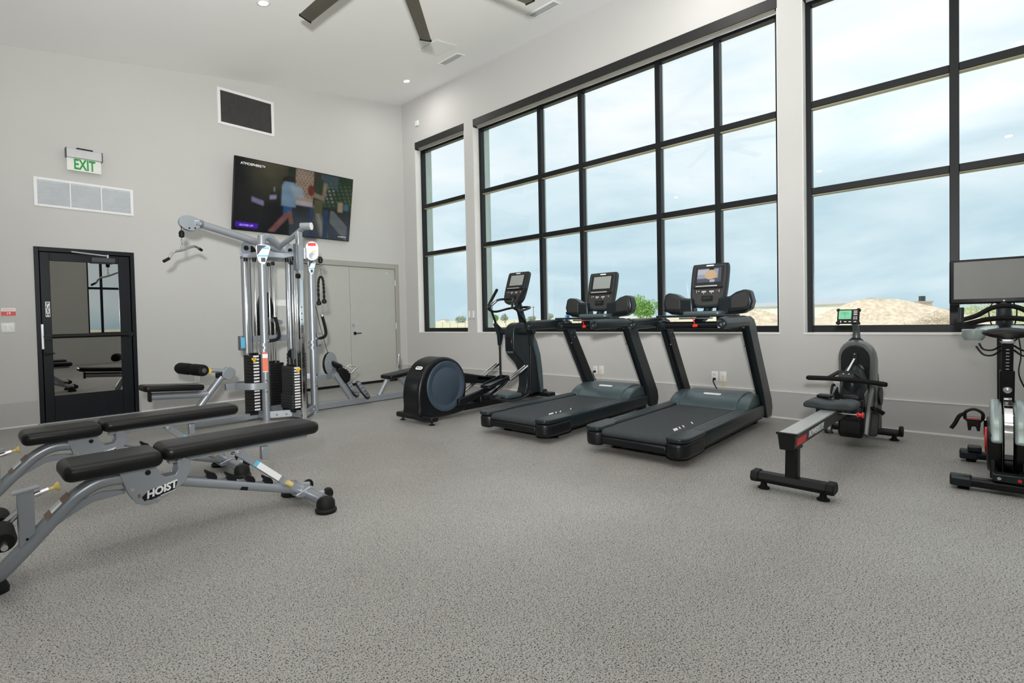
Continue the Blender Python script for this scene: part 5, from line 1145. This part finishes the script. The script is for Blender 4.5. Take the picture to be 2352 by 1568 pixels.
os_ = B().prism([(-.03, 0), (.03, 0), (.03, .24), (-.03, .24)], 'xy', 0, .0015).xf(basis((PB[0]-.018, PB[1]-.0445, .60), (.93, -.37, 0), (0, 0, 1))).build('safety_sticker', 'white_print', pB)
B().prism([(-.03, .01), (.03, .01), (.03, .17), (-.03, .17)], 'xy', .001, .0025).xf(basis((PB[0]-.018, PB[1]-.0445, .60), (.93, -.37, 0), (0, 0, 1))).build('orange_panel', 'orange', os_)
B().prism([(-.03, .22), (.03, .22), (.03, .24), (-.03, .24)], 'xy', .001, .0025).xf(basis((PB[0]-.018, PB[1]-.0445, .60), (.93, -.37, 0), (0, 0, 1))).build('red_strip', 'red', os_)
for p, s, z in ((PA, -1, .95), (PD, 1, .96)):
    bx_ = B().rbox(p[0]+s*.04-(.06 if s < 0 else 0), p[0]+s*.04+(.06 if s > 0 else 0), p[1]-.05, p[1]+.04, z-.09, z+.09, .012).build('accessory_pocket', 'machine_grey_dark', gy)
    B().box(p[0]+s*.07-.025, p[0]+s*.07+.025, p[1]-.054, p[1]-.049, z-.06, z+.07).build('pocket_label', 'cyan_print' if s < 0 else 'alu', bx_)
for p in (PB, PD):
    h_ = B().tube([(p[0]+.03, p[1]-.03, .975), (p[0]+.11, p[1]-.055, .985), (p[0]+.150, p[1]-.065, 1.02), (p[0]+.150, p[1]-.065, 1.10), (p[0]+.115, p[1]-.055, 1.27)], .020, 12, 4).build('grip_handle', 'foam', gy)
    B().cyl((p[0]+.116, p[1]-.055, 1.265), (p[0]+.112, p[1]-.054, 1.29), .023, n=14).build('grip_cap', 'steel', h_)
    B().cyl((p[0], p[1]-.01, .975), (p[0]+.045, p[1]-.035, .975), .022, n=12).build('grip_mount', 'machine_grey_dark', h_)
    for z in (.94, 1.01): B().cyl((p[0]-.01, p[1], z-.10), (p[0]-.01, p[1], z-.06), .05, n=20).build('post_clamp', 'machine_grey', gy)
# weight stacks
MESHP = {}
def stack(cx_, cy_, sx, sy, z0, n, ph, face, m='plate_black', top=None, wide=0):
    rods = [(0, sy*.32), (0, -sy*.32)] if sy > sx else [(sx*.32, 0), (-sx*.32, 0)]
    s_ = B().box(cx_-sx/2, cx_+sx/2, cy_-sy/2, cy_+sy/2, z0-.045, z0-.008).build('stack_base', 'black', gy)
    first = None
    for k in range(n):
        w = .02 if k < wide else 0
        if first is None or (wide and k == wide):
            first = B().box(-sx/2-w, sx/2+w, -sy/2, sy/2, 0, ph*.90).build('weight_plate', m, gy, bevel=.002); o = first
            lab = None
            if face:
                a, b_ = face
                if a == 'x': lab = B().box(-sx/2-w-.002, -sx/2-w, b_-.022, b_+.022, ph*.18, ph*.72).build('plate_label', 'white_print', first, smooth=False)
                else: lab = B().box(b_-.034, b_+.034, -sy/2-.002, -sy/2, ph*.18, ph*.74).build('plate_label', 'white_print', first, smooth=False)
            proto = first
        else: o = copy_tree(proto, gy)
        o.location = (cx_, cy_, z0+k*ph)
    zt = z0+n*ph
    B().box(cx_-sx*.3, cx_+sx*.3, cy_-sy*.3, cy_+sy*.3, zt, zt+.02).build('top_plate', 'black', gy, bevel=.003)
    for rx_, ry_ in rods:
        B().cyl((cx_+rx_, cy_+ry_, z0-.04), (cx_+rx_, cy_+ry_, 2.01), .0105, n=10).build('guide_rod', 'chrome', gy)
        B().cyl((cx_+rx_, cy_+ry_, 1.955), (cx_+rx_, cy_+ry_, 2.0), .022, n=12).build('rod_collar', 'black', gy)
    B().cyl((cx_, cy_, zt), (cx_, cy_, 2.0), .004, n=6).build('cable', 'black', gy)
    return zt
zA = stack(-.352, .035, .165, .16, .115, 18, .0385, ('y', .005))
zB = stack(.03, -.25, .17, .30, .135, 15, .0345, ('y', -.03), 'plate_side', wide=5)
zD = stack(.215, .04, .17, .20, .115, 17, .040, None)
zE = stack(.05, .36, .18, .22, .115, 16, .0345, None)
def select_pin(p, d, par):
    k = B().cyl(p, (p[0]+d[0]*.05, p[1]+d[1]*.05, p[2]), .009, n=10).build('selector_pin', 'yellow', gy)
    q = (p[0]+d[0]*.05, p[1]+d[1]*.05, p[2])
    B().ball((q[0]-d[1]*.017, q[1]+d[0]*.017, q[2]+.010), .016).build('pin_lobe', 'yellow', k); B().ball((q[0]+d[1]*.017, q[1]-d[0]*.017, q[2]+.010), .016).build('pin_lobe', 'yellow', k); B().ball((q[0], q[1], q[2]-.015), .016).build('pin_lobe', 'yellow', k)
select_pin((-.39, -.045, zA-.06), (0, -1), gy); select_pin((-.005, -.40, zB-.04), (0, -1), gy)
B().lathe([(.001, -.02), (.060, -.018), (.066, 0), (.060, .018), (.001, .02)], (.06, -.18, .80), 'y', 22).build('pulley', 'black', gy)
B().prism(rrect(.06, .80, .05, .15, .024), 'xz', -.206, -.200).build('pulley_cheek', 'machine_grey_dark', gy)
B().cyl((.06, -.19, .66), (.06, -.19, .75), .010, n=8).build('pulley_bolt', 'steel', gy)
# leg and lat station on the left
def flat_arc(pts, w, h, name, par=gy, m='machine_grey'):
    P_, _ = catmull([Vector(p) for p in pts], [0]*len(pts), 5); rings = []
    for i, p in enumerate(P_):
        d = (P_[min(i+1, len(P_)-1)]-P_[max(i-1, 0)]); d.z = 0; d.normalize(); n = Vector((-d.y, d.x, 0))*w
        rings.append([p+n+Vector((0, 0, h)), p-n+Vector((0, 0, h)), p-n-Vector((0, 0, h)), p+n-Vector((0, 0, h))])
    return B().ring_sweep(rings).build(name, m, par, bevel=.003)
flat_arc([(-.60, -.02, .445), (-.54, -.10, .44), (-.45, -.175, .435), (-.30, -.205, .43)], .012, .040, 'station_bracket')
flat_arc([(-.60, .02, .445), (-.54, .12, .44), (-.46, .19, .435), (-.36, .225, .43)], .012, .040, 'station_bracket')
B().box(-.70, -.58, -.03, .03, .405, .48).build('bracket_joint', 'machine_grey', gy, bevel=.004)
for p in ((PB[0]-.01, PB[1]-.046), (PA[0]-.01, PA[1]-.046), (PD[0]+.01, PD[1]-.046)):
    for z in (.36, .50): B().cyl((p[0], p[1]+.01, z), (p[0], p[1]-.012, z), .011, n=10).build('bolt', 'steel', gy)
dp = B().tube([(-1.05, 0, .03), (-1.045, 0, .13), (-1.01, 0, .22), (-.90, 0, .37), (-.74, 0, .57)], .040, 16, 4).build('seat_post', 'machine_grey', gy)
beam((-1.06, 0), (-.34, 0), .02, .09, .035, name='base_beam')
B().tube([(-1.47, 0, .425), (-.90, 0, .385)], .040, 16).build('seat_tube', 'machine_grey', gy)
B().box(-1.49, -1.468, -.045, .045, .37, .475).build('tube_end_cap', 'black', gy, bevel=.006)
B().rbox(-1.56, -.96, -.14, .14, .468, .535, .05, 5, zr=.025, rot=(0, math.radians(4.5), 0)).build('seat_pad', 'leather', gy)
B().prism(rrect(0, 0, .13, .15, .05), 'xy', -.035, .035).xf(basis((-.665, -.0, .605), (.78, 0, -.62), (.62, 0, .78))).build('pivot_cover', 'machine_grey', gy, bevel=.006)
lt = B().tube([(-.70, 0, .635), (-.85, 0, .655), (-1.03, 0, .675)], .024, 12).build('roller_arm', 'machine_grey', gy)
B().lathe([(.012, 0), (.026, .002), (.026, .010), (.012, .012)], n=18).xf(basis((-.88, -.026, .655), (1, 0, 0), (0, 0, 1))).build('adjust_knob', 'yellow', lt)
B().box(-.80, -.74, -.03, .03, .56, .62).build('arm_stop', 'black', gy, bevel=.006)
A0, A1 = Vector((-.985, -.19, .675)), Vector((-1.11, .28, .69)); ad_ = (A1-A0).normalized()
RM = basis(A0, Vector((0, 0, 1)).cross(ad_), Vector((0, 0, 1)))     # roller axis = third basis axis
RL = (A1-A0).length; rm_ = basis((0, 0, 0), (1, 0, 0), (0, 1, 0))
def along(prof): 
    q = ad_.to_track_quat('Z', 'Y').to_matrix().to_4x4(); return B().lathe(prof, n=22).xf(Matrix.Translation(A0) @ q)
along([(.0005, 0), (.045, 0), (.062, .012), (.066, .03), (.066, .20), (.055, .225), (.0005, .226)]).build('foam_roller', 'foam', gy)
along([(.0005, .255), (.055, .256), (.066, .28), (.066, RL-.03), (.055, RL), (.0005, RL)]).build('foam_roller', 'foam', gy)
along([(.0005, -.006), (.026, -.005), (.028, 0), (.0005, .001)]).build('roller_cap', 'steel', gy)
along([(.030, .22), (.030, .262)]).build('roller_axle', 'machine_grey', gy)
# seated row station on the right
beam((.38, 0), (2.45, 0), .012, .095, .042, name='row_rail')
flat_arc([(.36, -.185, .46), (.50, -.16, .455), (.60, -.09, .45), (.68, -.02, .45)], .012, .038, 'station_bracket')
flat_arc([(.27, .26, .46), (.45, .20, .455), (.58, .10, .45), (.68, .02, .45)], .012, .038, 'station_bracket')
B().box(.64, .80, -.03, .03, .425, .475).build('bracket_joint', 'machine_grey', gy, bevel=.004)
B().tube([(.75, 0, .47), (1.03, 0, .06)], .042, 16).build('row_post', 'machine_grey', gy)
DM = Matrix.Translation((.665, -.035, .62)) @ Vector((.51, -.86, 0)).to_track_quat('Z', 'Y').to_matrix().to_4x4()
dc = B().lathe([(.0005, 0), (.150, 0), (.158, .006), (.156, .014), (.0005, .016)], n=36).xf(DM).build('pulley_disc', 'machine_grey', gy)
B().lathe([(.0005, -.035), (.150, -.034), (.160, -.018), (.155, -.001), (.0005, -.001)], n=36).xf(DM).build('disc_back', 'black', dc)
for z in (-.07, .08): B().lathe([(.0005, .014), (.014, .015), (.012, .024), (.0005, .025)], (0, z, 0), n=12).xf(DM).build('bolt', 'steel', dc)
B().tube([(.62, -.05, .77), (.50, -.08, 1.15), (.385, -.10, 1.65)], .004, 6).build('cable', 'black', gy)
B().tube([(.67, 0, .63), (.74, 0, .60), (.86, 0, .56)], [.05, .045, .03], 12).build('cable_guide', 'black', gy)
B().prism(smooth_outline([(.78, .55), (.90, .53), (.97, .45), (.96, .36), (.90, .33), (.84, .42)], 3), 'xz', -.05, .05).build('guide_shroud', 'black', gy, bevel=.015)
for s in (-1, 1):
    FM = Matrix.Translation((1.10, s*.14, .215)) @ basis((0, 0, 0), (.30, .55*s*0-.30, -.62), (.75, .60, .10))
    fp = B().prism(smooth_outline([(-.14, -.06), (-.04, -.085), (.09, -.08), (.145, -.04), (.145, .04), (.09, .08), (-.04, .085), (-.14, .06)], 3), 'xy', -.012, .012).xf(FM).build('footplate', 'black', gy, bevel=.006)
    B().prism(smooth_outline([(-.12, -.045), (-.03, -.068), (.08, -.063), (.122, -.03), (.122, .03), (.08, .063), (-.03, .068), (-.12, .045)], 3), 'xy', .011, .014).xf(FM).build('tread_pad', 'machine_grey_dark', fp)
    for q in (-.08, -.03, .03, .08): B().box(q-.006, q+.006, -.045, .045, .013, .018).xf(FM).build('tread_rib', 'console_grey', fp)
B().tube([(1.08, -.14, .19), (1.08, .14, .19)], .02, 10).build('footplate_bar', 'machine_grey', gy)
B().rbox(1.58, 2.42, -.14, .14, .355, .415, .05, 5, zr=.022, rot=(0, math.radians(-6), 0)).build('row_seat_pad', 'leather', gy)
B().tube([(1.47, 0, .08), (1.58, 0, .24), (1.64, 0, .31), (1.75, 0, .335), (2.4, 0, .40)], .036, 14, 4).build('row_seat_frame', 'machine_grey', gy)
B().tube([(1.86, 0, .33), (2.06, 0, .08)], .036, 14).build('row_seat_leg', 'machine_grey', gy)
for dy in (.17,): 
    B().tube([(1.96, dy, .44), (1.985, dy, .66)], .014, 10).build('handle_rest', 'chrome', gy); B().tube([(2.0, dy+.03, .44), (2.025, dy+.03, .66)], .014, 10).build('handle_rest', 'chrome', gy)
# press back pad seen behind the tower
B().prism(smooth_outline([(-.03, 1.04), (.0, 1.02), (.23, 1.02), (.26, 1.04), (.255, 1.25), (.22, 1.45), (.17, 1.60), (.115, 1.63), (.06, 1.60), (.01, 1.45), (-.025, 1.25)], 3), 'xz', .70, .76).build('press_back_pad', 'leather', gy, bevel=.02, seg=3)
B().tube([(.10, .22, 1.2), (.11, .70, 1.25)], .03, 12).build('press_pad_arm', 'machine_grey', gy)
B().tube([(.11, .70, 1.25), (.11, .74, .6), (.11, .80, .03)], .035, 12).build('press_pad_post', 'machine_grey', gy)

# loose attachments
lb = thing('lat_bar', 'bent steel lat pulldown bar with black ends hanging from the left arm', 'pulldown bar', (2.95-1.113, 6.40, 2.03))
# angled towards the door wall
B().tube([(-.19, -.10, -.135), (-.155, -.08, -.115), (-.105, -.055, -.035), (0, 0, .0), (.13, .07, .06), (.175, .09, .062), (.235, .12, .035)], .0145, 12, 3).build('bar', 'steel', lb)
B().tube([(-.215, -.112, -.150), (-.155, -.08, -.112)], .0165, 12).build('grip', 'black_rubber', lb); B().tube([(.205, .105, .050), (.245, .125, .031)], .0165, 12).build('grip', 'black_rubber', lb)
B().tube([(.014*math.cos(a), 0, .028+.022*math.sin(a)) for a in [2*PI*i/12 for i in range(12)]], .004, 6, 0, close=True).build('carabiner', 'chrome', lb)
rp = thing('tricep_rope', 'black twisted tricep rope with knobbed ends hanging from the cable carriage', 'rope', (2.95+RX, 6.40+RY, 1.722))
def twist(pts, r, name, par):
    P_, _ = catmull([Vector(p) for p in pts], [0]*len(pts), 10)
    for ph in (0, PI):
        q = []
        for i, p in enumerate(P_): q.append(p+Vector((math.cos(i*.9+ph), math.sin(i*.9+ph), 0))*r*.55)
        B().tube(q, r*.75, 6).build(name, 'black_rubber', par)
RP = [(-.026, .019, -.30), (-.028, .020, -.14), (-.021, .015, -.02), (0, 0, .025), (.018, -.014, -.02), (.024, -.018, -.14), (.026, -.018, -.28)]
twist(RP, .013, 'strand', rp)
for p in (RP[0], RP[-1]): B().lathe([(.012, .03), (.024, .02), (.030, 0), (.026, -.02), (.010, -.028)], p, n=14).build('end_knob', 'black_rubber', rp)
B().tube([(.014*math.cos(a), 0, .045+.028*math.sin(a)) for a in [2*PI*i/12 for i in range(12)]], .004, 6, 0, close=True).build('carabiner', 'chrome', rp)
rh = thing('row_handle', 'chrome double-grip row handle lying on the low pulley post', 'handle', (3.84, 6.36, .52))
B().tube([(-.06, 0, .06), (.10, 0, .0)], .008, 8).build('stem', 'chrome', rh)
B().tube([(.06, -.05, -.06), (.17, -.05, .02), (.10, .07, .05), (.02, .07, -.02)], .008, 8, close=True).build('frame', 'chrome', rh)
B().cyl((.055, -.05, -.06), (.165, -.05, .02), .012, n=10).build('grip', 'steel', rh)
